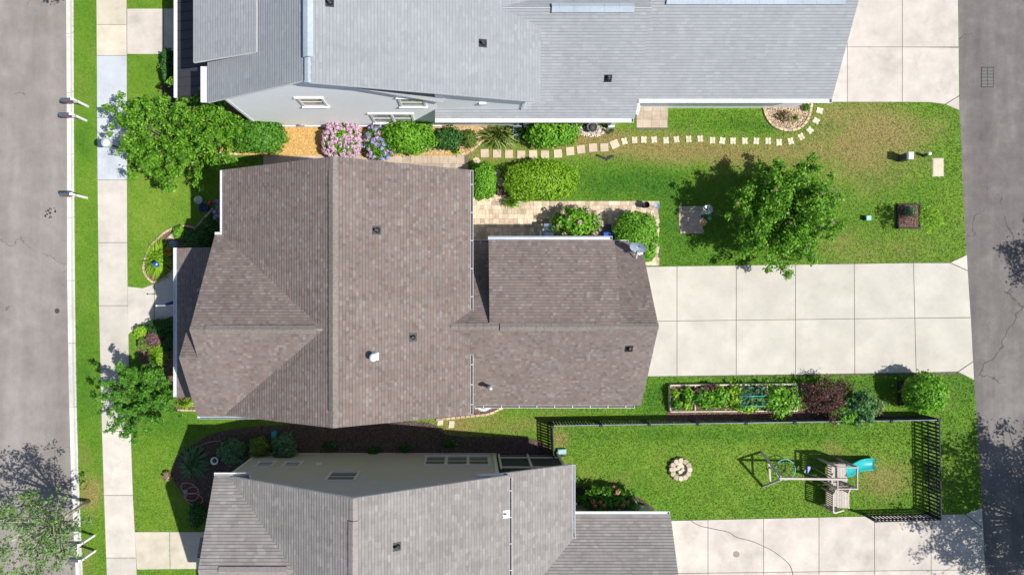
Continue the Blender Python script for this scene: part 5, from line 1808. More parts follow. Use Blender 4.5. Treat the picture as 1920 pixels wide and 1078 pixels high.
mbx = make_mailbox('white post mailbox, upper of the pair by the street tree')
mbx.location = G(165, 200.5)
copy_tree(mbx, G(162, 227), 'white post mailbox, lower of the pair by the street tree')
copy_tree(mbx, G(163, 371.5), 'single white post mailbox in front of the middle house')
copy_tree(mbx, G(177, 1003), 'white post mailbox, upper of the pair near the leaning birch')
copy_tree(mbx, G(179, 1031.5), 'white post mailbox, lower of the pair near the leaning birch')

# ------------------------------------------------------------------ street lamp
p = G(266, 296)
e = empty('street_lamp', p, 'dark lamp post with pale dome standing by the sidewalk', 'street lamp')
MB().lathe(p, [(.16, 0), (.16, .1), (.1, .25), (.055, .4), (.05, 3.0), (.09, 3.05), (.09, 3.12)], 14).build('post', M['pole_dark'], e)
MB().lathe(p + Vector((0, 0, 3.12)), [(.1, 0), (.2, .12), (.23, .28), (.2, .4)], 18).build('globe', M['glass_dish'], e)
MB().lathe(p + Vector((0, 0, 3.5)), [(.21, 0), (.21, .03), (.14, .1), (.06, .14), (.03, .2), (.001, .21)], 18).build('cap', M['mint'], e)

# ------------------------------------------------------------------ flags
a, b = Vector((-13.4, -.5, 2.1)), Vector((-14.85, -.535, 2.6))
e = empty('flag', (a.x, a.y, a.z), 'navy flag with white emblem hanging from the front porch', 'flag')
pole = MB().tube([a, b], .016, 8).build('pole', M['white'], e)
MB().lathe(b - Vector((0, 0, .03)), [(.03, 0), (.045, .03), (.03, .06)], 10).build('finial', M['white'], e)
nu, nv = 14, 10
V_, F_ = [], []
d = (a - b)
for i in range(nu + 1):
    for j in range(nv + 1):
        u_, v_ = i / nu, j / nv
        q = b + d * (.12 + .82 * u_) + Vector((0, .6 * v_ * (.12 + .88 * u_), -.45 * v_ * (.3 + .7 * u_))) + Vector((.12 * v_, .02 * math.sin(u_ * 11), .05 * math.sin(u_ * 9 + v_ * 3)))
        V_.append(tuple(q))
for i in range(nu):
    for j in range(nv):
        k = i * (nv + 1) + j
        F_.append((k, k + 1, k + nv + 2, k + nv + 1))


def on_flag(u_, v_):
    return b + d * (.12 + .82 * u_) + Vector((0, .6 * v_ * (.12 + .88 * u_), -.45 * v_ * (.3 + .7 * u_))) + Vector((.12 * v_, .02 * math.sin(u_ * 11), .05 * math.sin(u_ * 9 + v_ * 3) + .012))


fm = bpy.data.meshes.new('cloth')
fm.from_pydata(V_, [], F_)
fm.update()
cl = link_mesh('cloth', fm, M['navy'], e)
em = MB()
# crescent and palm on the cloth
for k in range(10):
    t0, t1 = R(200 + k * 14), R(200 + (k + 1) * 14)
    w0, w1 = .05 * math.sin(math.pi * k / 10), .05 * math.sin(math.pi * (k + 1) / 10)
    f = lambda t_, r_: on_flag(.42 + math.cos(t_) * r_, .28 + math.sin(t_) * r_)
    em.add([f(t0, .12), f(t1, .12), f(t1, .12 - w1), f(t0, .12 - w0)], [(0, 1, 2, 3)])
em.add([on_flag(.62, .5), on_flag(.9, .5), on_flag(.9, .6), on_flag(.62, .58)], [(0, 1, 2, 3)])
for k in range(7):
    t_ = R(-75 + k * 25)
    c0 = (.62, .52)
    em.add([on_flag(c0[0], c0[1] - .02), on_flag(c0[0] + .24 * math.cos(t_), c0[1] + .26 * math.sin(t_)), on_flag(c0[0] + .12 * math.cos(t_ + .3), c0[1] + .14 * math.sin(t_ + .3))], [(0, 1, 2)])
em.build('emblem', M['white'], cl)
p = G(300, 496)
e = empty('garden_flag', p, 'small blue garden flag among the bright lilies', 'flag')
MB().tube([p, p + Vector((0, 0, .95))], .008, 6).tube([p + Vector((0, 0, .95)), p + Vector((.25, .12, .97))], .008, 6).build('stake', M['black'], e)
s_ = MB().add([p + Vector((.02, .0, .95)), p + Vector((.25, .12, .96)), p + Vector((.3, -.06, .62)), p + Vector((.06, -.18, .6))], [(0, 1, 2, 3)]).build('cloth', M['blue'], e)
MB().add([p + Vector((.1, .0, .87)), p + Vector((.2, .05, .88)), p + Vector((.23, -.03, .74)), p + Vector((.13, -.08, .73))], [(0, 1, 2, 3)]).build('emblem', M['white'], s_)

# ------------------------------------------------------------------ garden ornaments
def dish_on_stand(name, label, px, py, z, r_, mat, foot=None, cat='bird bath'):
    c_ = P(px, py, z)
    e_ = empty(name, (c_.x, c_.y, 0), label, cat)
    MB().lathe(c_, [(.02, -.05), (r_ * .5, -.045), (r_ * .9, 0), (r_, .03), (r_ * .96, .035), (r_ * .85, .005), (r_ * .5, -.03), (.001, -.035)], 24).build('bowl', M[mat], e_)
    mb_ = MB()
    for k in range(3):
        a_ = k * 2.094 + .4
        mb_.tube([(c_.x + r_ * .6 * math.cos(a_), c_.y + r_ * .6 * math.sin(a_), z), (c_.x + .03 * math.cos(a_), c_.y + .03 * math.sin(a_), z * .5), (c_.x + r_ * .8 * math.cos(a_), c_.y + r_ * .8 * math.sin(a_), 0)], .01, 6)
    mb_.build('stand', M['galv'], e_)
    return e_


dish_on_stand('bird_bath', 'glass bird bath on a wire stand on the front lawn', 372, 375, .75, .21, 'glass_dish')
p = P(394, 380, .5)
e = empty('gazing_ball', (p.x, p.y, 0), 'red ball on a stake beside the bird bath', 'ornament')
MB().tube([(p.x, p.y, 0), (p.x, p.y, .42)], .012, 6).build('stake', M['black'], e)
MB().lathe(p - Vector((0, 0, .1)), [(.001, 0), (.07, .03), (.105, .1), (.07, .17), (.001, .2)], 16).build('ball', M['red'], e)
p = G(387, 391)
e = empty('planter_pot', p, 'dark navy pot standing in the shade by the front edging', 'pot')
MB().lathe(p, [(.15, 0), (.22, .35), (.25, .4), (.22, .4), (.19, .33), (.001, .32)], 18).build('pot', M['navy'], e)
MB().lathe(p + Vector((0, 0, .325)), [(.19, 0), (.001, .02)], 14).build('soil', M['soil'], e)
p = G(328, 457)
o = MB().prism([(p.x - .25, p.y - .12), (p.x - .05, p.y - .2), (p.x + .2, p.y - .12), (p.x + .24, p.y + .1), (p.x + .02, p.y + .2), (p.x - .22, p.y + .12)], 0, .22, .07).build('rock', M['bluestone'])
tag(o, 'blue-grey rock in the front bed beside the porch', 'rock')
p = G(322, 443)
o = MB().prism([(p.x - .22, p.y - .1), (p.x + .15, p.y - .14), (p.x + .26, p.y + .06), (p.x, p.y + .14)], 0, .12, .05).build('rock', M['pale_stone'])
tag(o, 'flat pale rock inside the brick edge of the front bed', 'rock')

# feeder station: crook with dishes
p = G(1322, 409)
e = empty('feeder_stand', p, 'metal hook stand with glass and clay bird dishes by the paver pad', 'bird feeder')
MB().tube([p, p + Vector((0, 0, 1.35)), p + Vector((.1, 0, 1.5)), p + Vector((.3, -.03, 1.52)), p + Vector((.42, .0, 1.45))], .012, 6).tube([p + Vector((0, 0, 1.15)), p + Vector((.1, .25, 1.2))], .01, 6).tube([p + Vector((0, 0, 1.0)), p + Vector((-.1, -.2, 1.05))], .01, 6).build('pole', M['dark_grey'], e)
c_ = P(1327, 393, 1.15)
MB().lathe(c_, [(.02, -.05), (.16, -.035), (.25, .03), (.24, .04), (.15, -.015), (.001, -.02)], 24).build('glass_bowl', M['glass_dish'], e)
MB().lathe(c_ + Vector((0, 0, -.01)), [(.05, 0), (.06, .06), (.03, .1), (.001, .1)], 12).build('seed_cup', M['slate'], e)
c_ = P(1318, 417, 1.0)
MB().lathe(c_, [(.02, -.04), (.12, -.03), (.18, .02), (.17, .03), (.1, -.01), (.001, -.015)], 20).build('clay_bowl', M['terracotta'], e)
c_ = P(1331, 409, .9)
MB().lathe(c_, [(.001, -.1), (.08, -.06), (.1, 0), (.08, .06), (.001, .1)], 14).build('teal_globe', M['teal'], e)
MB().lathe(P(1318, 405, 1.0), [(.07, -.16), (.07, 0), (.02, .07), (.001, .07)], 12).build('tube_feeder', M['navy'], e)

# round posts at the patio corner
p = P(1212, 384, .5)
e = empty('planter_pot', (p.x, p.y, .04), 'dark round pot at the patio corner', 'pot')
MB().lathe((p.x, p.y, .04), [(.12, 0), (.15, .4), (.17, .46), (.15, .46), (.13, .4), (.001, .39)], 18).build('pot', M['wood_dark'], e)
MB().lathe((p.x, p.y, .42), [(.13, 0), (.001, .02)], 14).build('soil', M['mulch'], e)
dish_on_stand('bird_bath', 'grey dish on a stake just off the patio corner', 1231, 386, .9, .165, 'dish_grey')

# ------------------------------------------------------------------ grill, bin, table
p = P(1026, 438, .9)
e = empty('grill', (p.x, p.y, .04), 'stainless gas grill under the garage eave', 'grill')
MB().box((p.x + .06, p.y - .1, .45), (.42, .42, .7)).build('cart', M['slate'], e)
MB().box((p.x + .06, p.y - .1, .88), (.46, .46, .14)).add([(p.x - .17, p.y - .33, .95), (p.x + .29, p.y - .33, .95), (p.x + .29, p.y + .13, .95), (p.x - .17, p.y + .13, .95), (p.x - .17, p.y - .25, 1.12), (p.x + .29, p.y - .25, 1.12), (p.x + .29, p.y + .03, 1.15), (p.x - .17, p.y + .03, 1.15)], [(4, 5, 6, 7), (0, 1, 5, 4), (1, 2, 6, 5), (2, 3, 7, 6), (3, 0, 4, 7)]).build('lid', M['stainless'], e)
MB().box((p.x + .06, p.y + .33, .86), (.44, .34, .03)).build('side_shelf', M['stainless'], e)
MB().box((p.x - .33, p.y - .12, .86), (.1, .5, .03)).build('front_shelf', M['galv'], e)
MB().tube([(p.x - .22, p.y - .3, 1.02), (p.x - .22, p.y + .1, 1.02)], .015, 8).build('handle', M['galv'], e)
for k in range(4):
    MB().lathe((p.x - .12 + .36 * (k % 2), p.y - .28 + .36 * (k // 2), .04), [(.05, 0), (.05, .08), (.001, .08)], 10).build('wheel', M['black'], e)
p = P(1142, 438, .8)
e = empty('recycling_bin', (p.x, p.y, .04), 'blue lidded bin between the flowering shrub and round bush', 'bin')
MB().prism([(p.x - .25, p.y - .3), (p.x + .25, p.y - .3), (p.x + .25, p.y + .02), (p.x - .25, p.y + .02)], .06, .8, .02).build('body', M['blue'], e)
MB().prism([(p.x - .3, p.y - .34), (p.x + .3, p.y - .34), (p.x + .3, p.y + .06), (p.x - .3, p.y + .06)], .8, .88, .03).build('lid', M['blue'], e)
MB().tube([(p.x - .22, p.y + .1, .8), (p.x + .22, p.y + .1, .8)], .02, 8).build('handle', M['blue'], e)
p = P(1139, 428, .5)
e = empty('garden_table', (p.x, p.y, .04), 'small dark square table behind the blue bin', 'table')
MB().box((p.x, p.y, .5), (.4, .4, .03)).build('table_top', M['dark_grey'], e)
for sx_ in (-1, 1):
    for sy_ in (-1, 1):
        MB().box((p.x + sx_ * .17, p.y + sy_ * .17, .265), (.03, .03, .45)).build('leg', M['dark_grey'], e)
p = G(940, 360)
e = empty('planter_box', p, 'dark box between the clipped bushes at the patio edge', 'planter')
MB().box(p + Vector((0, 0, .15)), (.5, .35, .3)).build('box', M['wood_dark'], e)
MB().box(p + Vector((0, 0, .3)), (.44, .29, .04)).build('soil', M['soil'], e)

# satellite dish on the wing roof corner
p = P(1197, 463, 3.95)
base = Vector((p.x - .05, p.y - .5, 3.55))
e = empty('satellite_dish', base, 'grey satellite dish at the corner of the rear wing roof', 'satellite dish')
axis = Vector((-.22, -.62, .72)).normalized()
q = axis.to_track_quat('Z', 'Y').to_matrix().to_4x4()
mt = Matrix.Translation(p) @ q
mb = MB()
rings = [(0.02, 0), (.15, .015), (.27, .05), (.34, .085)]
vs, n = [], 26
for r_, z in rings:
    for k in range(n):
        t_ = 2 * math.pi * k / n
        vs.append(mt @ Vector((r_ * 1.15 * math.cos(t_ + .2), r_ * .85 * math.sin(t_ + .2), z)))
mb.add(vs, [(i * n + k, i * n + (k + 1) % n, (i + 1) * n + (k + 1) % n, (i + 1) * n + k) for i in range(3) for k in range(n)] + [tuple(range(n))], True)
mb.build('reflector', M['dish_grey'], e)
tip = p + axis * .42 + Vector((.14, -.06, -.12))
MB().tube([p + Vector((.1, -.2, .02)), tip], .016, 6).tube([p + Vector((-.15, -.2, .0)), base + Vector((-.1, .1, .06))], .02, 6).tube([p, p - axis * .12, base + Vector((0, 0, .25)), base], .024, 8).build('arm', M['white'], e)
MB().box(tip, (.2, .08, .07), rz=.2).build('receiver', M['white'], e)
MB().box(base + Vector((0, 0, -.02)), (.16, .2, .02), rx=-.66).build('foot', M['white'], e)

# air conditioner behind the house
p = P(906, 764, .85)
e = empty('air_conditioner', (p.x, p.y - .0, .03), 'pale air conditioner unit under the rear eave', 'air conditioner')
cx, cy = p.x, p.y + .22
MB().prism([(cx - .42, cy - .42), (cx + .42, cy - .42), (cx + .42, cy + .42), (cx - .42, cy + .42)], -.02, .08).build('pad', M['drive'], e)
MB().lathe((cx, cy, .08), [(.38, 0), (.4, .05), (.4, .7), (.42, .72), (.42, .76), (.3, .8)], 28).build('casing', M['mint'], e)
MB().lathe((cx, cy, .85), [(.3, 0), (.28, .03), (.001, .045)], 24).build('fan_grille', M['slate'], e)

# ------------------------------------------------------------------ utilities
p = G(1688, 298)
e = empty('utility_box', p, 'tall pale utility pedestal on the lawn near the alley', 'utility box')
MB().prism([(p.x - .13, p.y - .17), (p.x + .13, p.y - .17), (p.x + .13, p.y + .17), (p.x - .13, p.y + .17)], 0, .75, .02).build('cabinet', M['dark_grey'], e)
MB().prism([(p.x - .15, p.y - .19), (p.x + .15, p.y - .19), (p.x + .15, p.y + .19), (p.x - .15, p.y + .19)], .75, .88, .04).build('cap', M['mint'], e)
p = G(1731, 292)
e = empty('utility_post', p, 'short round marker post with white cap near the alley', 'post')
MB().tube([p, p + Vector((0, 0, .45))], .075, 14).build('post', M['dark_grey'], e)
MB().lathe(p + Vector((0, 0, .45)), [(.09, 0), (.09, .06), (.05, .1), (.001, .11)], 14).build('cap', M['white'], e)
p = G(1758, 314)
e = empty('meter_cover', p, 'rectangular concrete cover set in the lawn by the alley', 'utility cover')
MB().prism([(p.x - .27, p.y - .44), (p.x + .27, p.y - .44), (p.x + .27, p.y + .44), (p.x - .27, p.y + .44)], -.05, .05, .015).build('cover', M['tile'], e)
MB().prism([(p.x - .3, p.y - .47), (p.x + .3, p.y - .47), (p.x + .3, p.y + .47), (p.x - .3, p.y + .47)], -.05, .02).build('frame', M['drive'], e)
EXCL.append([(p.x - .3, p.y - .47), (p.x + .3, p.y - .47), (p.x + .3, p.y + .47), (p.x - .3, p.y + .47)])
p = G(1623, 410)
e = empty('junction_box', p, 'small teal junction box on the back lawn', 'utility box')
MB().prism([(p.x - .11, p.y - .1), (p.x + .11, p.y - .1), (p.x + .11, p.y + .1), (p.x - .11, p.y + .1)], 0, .26, .01).build('box', M['dark_grey'], e)
MB().prism([(p.x - .13, p.y - .12), (p.x + .13, p.y - .12), (p.x + .13, p.y + .12), (p.x - .13, p.y + .12)], .26, .3, .015).build('lid', M['teal_pale'], e)
p = G(105, 583, -.1)
e = empty('valve_cover', p, 'small round iron cover in the street', 'manhole cover')
MB().lathe(p, [(.13, -.03), (.13, .006), (.1, .012), (.001, .012)], 18).build('lid', M['iron'], e)
mb = MB()
for k in range(5):
    mb.box(p + Vector((0, -.08 + .04 * k, .014)), (.14, .012, .006))
mb.build('ribs', M['black'], e)
p = G(1852, 145, -.02)
e = empty('storm_drain', p, 'iron drain grate set in the alley', 'drain grate')
MB().box(p + Vector((0, 0, -.012)), (.62, 1.02, .03)).build('pit', M['black'], e)
mb = MB()
for s_ in (-1, 1):
    mb.box(p + Vector((s_ * .3, 0, .006)), (.05, 1.04, .016)).box(p + Vector((0, s_ * .5, .007)), (.62, .05, .016))
mb.box(p + Vector((0, 0, .009)), (.04, .96, .014))
mb.build('frame', M['iron'], e)
for k in range(13):
    MB().box(p + Vector((0, -.44 + k * .0735, .006)), (.56, .03, .014)).build('bar', M['iron_worn'], e)
# tar spots on the street
mb = MB()
p = G(90, 398)
for k in range(16):
    x, y = random.gauss(p.x, .14), random.gauss(p.y, .16)
    r_ = random.uniform(.02, .06)
    mb.prism([(x + r_ * math.cos(t_ * .785) * random.uniform(.8, 1.2), y + r_ * math.sin(t_ * .785) * random.uniform(.8, 1.2)) for t_ in range(8)], -.1, -.094)
tag(mb.build('tar_spots', M['black']), 'cluster of black tar spots on the street', 'stain')
p = G(1380, 1038)
o = MB().prism([(p.x + .17 * math.cos(t_ * .5), p.y + .16 * math.sin(t_ * .5)) for t_ in range(13)], .03, .041, .003).build('drain_cover', M['wood_brown'])
tag(o, 'round grey cap in the south driveway', 'utility cover')


def line_thing(name, label, cat, pts, rad, mat, z=.03):
    pp = smooth_line(pts, False, 6)
    o_ = MB().tube([G(q[0], q[1], z) for q in pp], rad, 6).build(name, M[mat])
    return tag(o_, label, cat)


line_thing('cable', 'dark cable curving across the south driveway', 'cable', [(1287, 962), (1292, 972), (1310, 984), (1335, 990), (1366, 997), (1380, 1006), (1410, 1014), (1435, 1025), (1450, 1033), (1470, 1048), (1482, 1062), (1488, 1085)], .012, 'black', .05)
# hose
mb = MB()
pts = []
for k in range(160):
    t_ = k / 160 * 6.283 * 3.2
    cx_, cy_ = 361 + 5 * math.sin(t_ * .31 + 1), 924 + 8 * math.cos(t_ * .37)
    r_ = 15 + 5 * math.sin(t_ * .7)
    pts.append(G(cx_ + r_ * math.cos(t_), cy_ + r_ * .75 * math.sin(t_ * 1.02), .05 + .012 * (k // 50)))
mb.tube(pts, .022, 6)
tag(mb.build('garden_hose', M['hose']), 'coiled pink garden hose in the shaded bed', 'hose')
line_thing('garden_hose', 'straight length of pink hose at the edge of the shaded bed', 'hose', [(355, 848), (372, 837), (390, 829), (415, 825)], .018, 'hose', .06)
p = G(350, 920)
e = empty('hose_pot', p, 'small blue-white pot inside the hose coil', 'pot')
MB().lathe(p, [(.08, 0), (.11, .16), (.09, .16), (.06, .1), (.001, .1)], 14).build('pot', M['dish_grey'], e)
p = G(406, 861)
e = empty('ring_pot', p, 'white rimmed pot in front of the rounded shrub', 'pot')
MB().lathe(p, [(.12, 0), (.19, .3), (.2, .32), (.17, .32), (.15, .26), (.001, .25)], 18).build('pot', M['white'], e)
MB().lathe(p + Vector((0, 0, .255)), [(.15, 0), (.001, .015)], 12).build('soil', M['soil'], e)
p = G(515, 815)
e = empty('bucket', p, 'teal scoop lying in the shade between the houses', 'bucket')
MB().prism([(p.x - .12, p.y - .2), (p.x + .1, p.y - .2), (p.x + .14, p.y + .2), (p.x - .14, p.y + .2)], .03, .16, .02).build('body', M['teal'], e)
MB().tube([p + Vector((-.1, .2, .16)), p + Vector((0, .3, .2)), p + Vector((.1, .2, .16))], .012, 6).build('handle', M['teal'], e)
p = G(1052, 845)
e = empty('storage_tub', p, 'pale teal tub with white ball beside the picket fence', 'tub')
MB().prism([(p.x - .2, p.y - .14), (p.x + .24, p.y - .12), (p.x + .24, p.y + .14), (p.x - .2, p.y + .12)], 0, .22, .03).build('tub', M['teal_pale'], e)
MB().lathe(G(1045, 849, .02), [(.001, 0), (.08, .04), (.1, .1), (.08, .16), (.001, .2)], 14).build('ball', M['white'], e)
p = P(1079, 944, .9)
e = empty('garden_light', (p.x, p.y, 0), 'white round cap light at the dark corner bed', 'light')
MB().tube([(p.x, p.y, 0), (p.x, p.y, .88)], .02, 8).build('post', M['white'], e)
MB().lathe((p.x, p.y, .88), [(.04, 0), (.09, .03), (.09, .07), (.03, .09), (.001, .09)], 14).build('cap', M['white'], e)
# black drain pipes on the lawn
for i, (a, b, c, lab) in enumerate((((1120, 292), (1138, 299), (1150, 293), 'black bent drain pipe lying below the square stones'), ((1129, 243), (1141, 250), (1150, 244), 'black bent drain pipe at the end of the pebble bed'))):
    o = MB().bar(G(a[0], a[1], .07), G(b[0], b[1], .07), .1, .1).bar(G(b[0] - .6, b[1] + .4, .069), G(c[0], c[1], .069), .11, .105).build('drain_pipe', M['black'])
    tag(o, lab, 'pipe')
p = G(1108, 241)
e = empty('planter_pot', p, 'dark glazed pot standing in the white pebbles', 'pot')
MB().lathe(p, [(.16, 0), (.26, .3), (.28, .34), (.24, .34), (.22, .28), (.001, .27)], 18).build('pot', M['slate'], e)
MB().lathe(p + Vector((0, 0, .275)), [(.22, 0), (.001, .015)], 12).build('soil', M['soil'], e)
p = G(968, 252)
e = empty('garden_chair', p, 'blue-grey chair half hidden between the yucca plants', 'chair')
MB().box(p + Vector((0, 0, .42)), (.42, .4, .04)).build('seat', M['dish_grey'], e)
MB().box(p + Vector((0, .2, .68)), (.42, .04, .45)).build('backrest', M['dish_grey'], e)
for sx_ in (-1, 1):
    for sy_ in (-1, 1):
        MB().box(p + Vector((sx_ * .18, sy_ * .17, .2)), (.035, .035, .4)).build('leg', M['dish_grey'], e)
p = G(568, 236)
e = empty('hose_reel', p, 'white hose reel at the foot of the white gable wall', 'hose reel')
MB().box(p + Vector((0, 0, .25)), (.5, .22, .1)).box(p + Vector((-.2, 0, .12)), (.06, .2, .24)).box(p + Vector((.2, 0, .12)), (.06, .2, .24)).build('frame', M['white'], e)
MB().tube([p + Vector((-.18, 0, .4)), p + Vector((.18, 0, .4))], .14, 14).build('drum', M['galv'], e)

# veg cage
p = G(1400, 750, .5)
e = empty('plant_cage', G(1400, 750, .22), 'teal wire hoop frame over the vegetables', 'plant support')
mb = MB()
for y in (738, 756):
    mb.tube([G(1376, y, .85), G(1418, y, .85)], .02, 6)
for x in (1377, 1417):
    mb.tube([G(x, 738, .22), G(x, 738, .85), G(x, 756, .85), G(x, 756, .22)], .015, 6)
mb.build('hoop', M['teal'], e)
for y in (747, 752, 756):
    MB().tube([G(1416, y, .8), G(1436, y, .8)], .008, 5).build('wire', M['white'], e)

# ------------------------------------------------------------------ picket fence
FH = 1.08
fen = empty('picket_fence', G(1040, 790), 'dark picket fence with pale top rail enclosing the play lawn', 'fence')
pk = MB().box((0, 0, FH / 2 - .02), (.095, .02, FH - .06)).mesh('picket')
pk.materials.append(M['fence_dark'])
FC = [(1034, 867), (1031, 790), (1735, 779.5), (1738, 962), (1618, 965)]
npk = 0
for a, b in zip(FC, FC[1:]):
    A, B = G(*a), G(*b)
    d = (B - A).normalized()
    ln = (B - A).length
    ang = math.atan2(d.y, d.x)
    n = int(ln / (.15 if ln > 10 or a == FC[0] else .19))
    for k in range(n):
        q = A + d * (.09 + (ln - .12) * k / n)
        o = bpy.data.objects.new('picket', pk)
        C.objects.link(o)
        o.parent = fen
        o.location = q - PW[fen.name]
        o.rotation_euler = (0, random.uniform(-.01, .01), ang)
        npk += 1
    side = Vector((-d.y, d.x, 0)) * -.035
    npost = max(1, round(ln / 2.4))
    for k in range(npost + (1 if b == FC[-1] else 0)):
        q = A + d * (ln * k / npost) + side * 1.6
        MB().box(q + Vector((0, 0, FH / 2)), (.1, .1, FH + .06), rz=ang).box(q + Vector((0, 0, FH + .045)), (.13, .13, .03), rz=ang).build('post', M['fence_dark'], fen)
    for z in (.25, .85):
        MB().bar(A + side + Vector((0, 0, z)), B + side + Vector((0, 0, z)), .035, .08).build('rail', M['fence_dark'], fen)
    MB().bar(A + side * .3 + Vector((0, 0, FH)), B + side * .3 + Vector((0, 0, FH)), .045, .03).build('top_rail', M['fence_rail' if ln > 10 else 'fence_dark'], fen)

# ------------------------------------------------------------------ fire pit
p = G(1274, 878)
e = empty('fire_pit', p, 'round stone fire pit ring on the play lawn', 'fire pit')
for k in range(12):
    a0, a1 = k * math.pi / 6 + .02, (k + 1) * math.pi / 6 - .02
    am = (a0 + a1) / 2
    q = [(.34, a0), (.52, a0), (.575, a0 + .12), (.595, am), (.575, a1 - .12), (.52, a1), (.34, a1), (.335, am)]
    for lay, tw in ((0, 0), (1, .26)):
        MB().prism([(p.x + r_ * math.cos(t_ + tw), p.y + r_ * math.sin(t_ + tw)) for r_, t_ in q], .005 + lay * .125, .122 + lay * .125, .012).build('stone', M['paver_grey'] if (k + lay) % 3 else M['tile'], e)
MB().prism([(p.x + .35 * math.cos(t_ * .3), p.y + .35 * math.sin(t_ * .3)) for t_ in range(21)], -.02, .06).build('ash', M['pale_stone'], e)
EXCL.append([(p.x + .6 * math.cos(t_ * .5), p.y + .6 * math.sin(t_ * .5)) for t_ in range(13)])
for k, (x, y) in enumerate(((-.1, .1), (.12, -.05), (-.02, -.15))):
    o = MB().prism([(p.x + x + .1 * math.cos(t_ * .785), p.y + y + .085 * math.sin(t_ * .785)) for t_ in range(8)], .05, .15, .03).build('loose_rock', M['pale_stone'], e)
spiky('weed', 'green weed sprouting inside the fire pit', 'plant', 1271, 886, 10, 8, .15, 'mid', n=30, bw=.02, zb=.06)

# ------------------------------------------------------------------ swing set
ss = empty('swing_set', G(1500, 885), 'weathered wooden swing set with teal slide on the play lawn', 'swing set')
W = 'wood_grey'
ap = G(1432, 877, 1.93)
for f in ((1427, 846), (1430, 912)):
    MB().bar(G(*f), ap + Vector((0, .06 if f[1] < 877 else -.06, 0)), .09, .09).build('leg', M[W], ss)
MB().bar(G(1428.6, 860, .82), G(1431, 896, .82), .09, .05).build('brace', M[W], ss)
be = G(1549, 879, 1.93)
MB().bar(ap + Vector((-.1, 0, .02)), be, .09, .14).build('beam', M[W], ss)
# tower
tx0, tx1, ty0, ty1 = 1534, 1569, 859, 897
for x in (tx0, tx1):
    for y in (ty0, ty1):
        MB().box(G(x, y, .93), (.09, .09, 1.86)).build('post', M[W], ss)
for a, b in (((tx0, ty0), (tx1, ty0)), ((tx1, ty0), (tx1, ty1)), ((tx1, ty1), (tx0, ty1)), ((tx0, ty1), (tx0, ty0))):
    MB().bar(G(a[0], a[1], 1.83), G(b[0], b[1], 1.83), .05, .1).build('top_frame', M[W], ss)
    if a != (tx1, ty0):
        MB().bar(G(a[0], a[1], 1.35), G(b[0], b[1], 1.35), .04, .08).build('rail', M['wood_brown'], ss)
DZ = .95
for k in range(8):
    x = tx0 + 2 + (tx1 - tx0 - 4) * k / 7
    MB().box(G(x, (ty0 + ty1) / 2, DZ), (.115, (ty1 - ty0) * GS, .03)).build('deck_board', M[W], ss)


def pickets(a, b, z0a, z1a, z0b, z1b, n, mat='wood_brown', w=.05):
    for k in range(n):
        t_ = (k + .5) / n
        q = G(a[0] + (b[0] - a[0]) * t_, a[1] + (b[1] - a[1]) * t_)
        za, zb_ = z0a + (z0b - z0a) * t_, z1a + (z1b - z1a) * t_
        MB().box((q.x, q.y, (za + zb_) / 2), (w if abs(b[0] - a[0]) > abs(b[1] - a[1]) else .025, .025 if abs(b[0] - a[0]) > abs(b[1] - a[1]) else w, zb_ - za)).build('picket', M[mat], ss)
    MB().bar(G(a[0], a[1], z1a), G(b[0], b[1], z1b), .06, .05).build('rail', M['wood_grey'], ss)
    MB().bar(G(a[0], a[1], z0a + .04), G(b[0], b[1], z0b + .04), .05, .05).build('rail', M[mat], ss)


pickets((1532.6, 861), (1532.6, 896), DZ, 1.4, DZ, 1.4, 8)
pickets((1536, 857.5), (1567, 857.5), DZ, 1.4, DZ, 1.4, 7)
# lower deck and ramp
LZ = .5
lx0, lx1, ly0, ly1 = 1540, 1582, 913, 946
for k in range(9):
    x = lx0 + 2 + (lx1 - lx0 - 4) * k / 8
    MB().box(G(x, (ly0 + ly1) / 2, LZ), (.12, (ly1 - ly0) * GS, .03)).build('deck_board', M[W], ss)
for x in (lx0, lx1):
    for y in (ly0, ly1):
        MB().box(G(x, y, .24 if x == lx1 else .62), (.09, .09, .48 if x == lx1 else 1.24)).build('post', M[W], ss)
pickets((lx0 - 1.2, ly0), (lx0 - 1.2, ly1), LZ, 1.22, LZ, 1.22, 9)
pickets((lx0, ly1 + 1.2), (lx0 + 26, ly1 + 1.2), LZ, 1.22, LZ * .6, .8, 5)
for k in range(5):
    y = ty1 + 1 + (ly0 - ty1 - 2) * (k + .5) / 5
    z = DZ + (LZ - DZ) * (k + .5) / 5
    MB().box(G(1553, y, z), (.75, .09, .03)).build('tread', M[W], ss)
pickets((1541, ty1 + 1), (1541, ly0 - 1), DZ, 1.45, LZ, 1.2, 5)
pickets((1566, ty1 + 1), (1566, ly0 - 1), DZ, 1.45, LZ, 1.2, 5)
MB().bar(G(1541, ty1, DZ - .03), G(1541, ly0, LZ - .03), .05, .14).bar(G(1566, ty1, DZ - .03), G(1566, ly0, LZ - .03), .05, .14).build('stringer', M['wood_brown'], ss)
# slide
mb = MB()
prof = [(-.31, .12), (-.27, .13), (-.24, .02), (0, 0), (.24, .02), (.27, .13), (.31, .12), (.28, -.02), (0, -.03), (-.28, -.02)]
path = [(1567, 872.5, .97), (1578, 871.5, .9), (1592, 870, .6), (1605, 868.5, .34), (1616, 867.5, .24), (1628, 867, .22), (1635, 867, .2)]
vs = []
for x, y, z in path:
    for s_, h_ in prof:
        vs.append(G(x, y, z) + Vector((0, s_, h_)))
n = len(prof)
mb.add(vs, [(i * n + k, i * n + (k + 1) % n, (i + 1) * n + (k + 1) % n, (i + 1) * n + k) for i in range(len(path) - 1) for k in range(n)] + [tuple(range(n)), tuple(range((len(path) - 1) * n, len(path) * n))[::-1]], True)
mb.build('slide', M['teal'], ss)
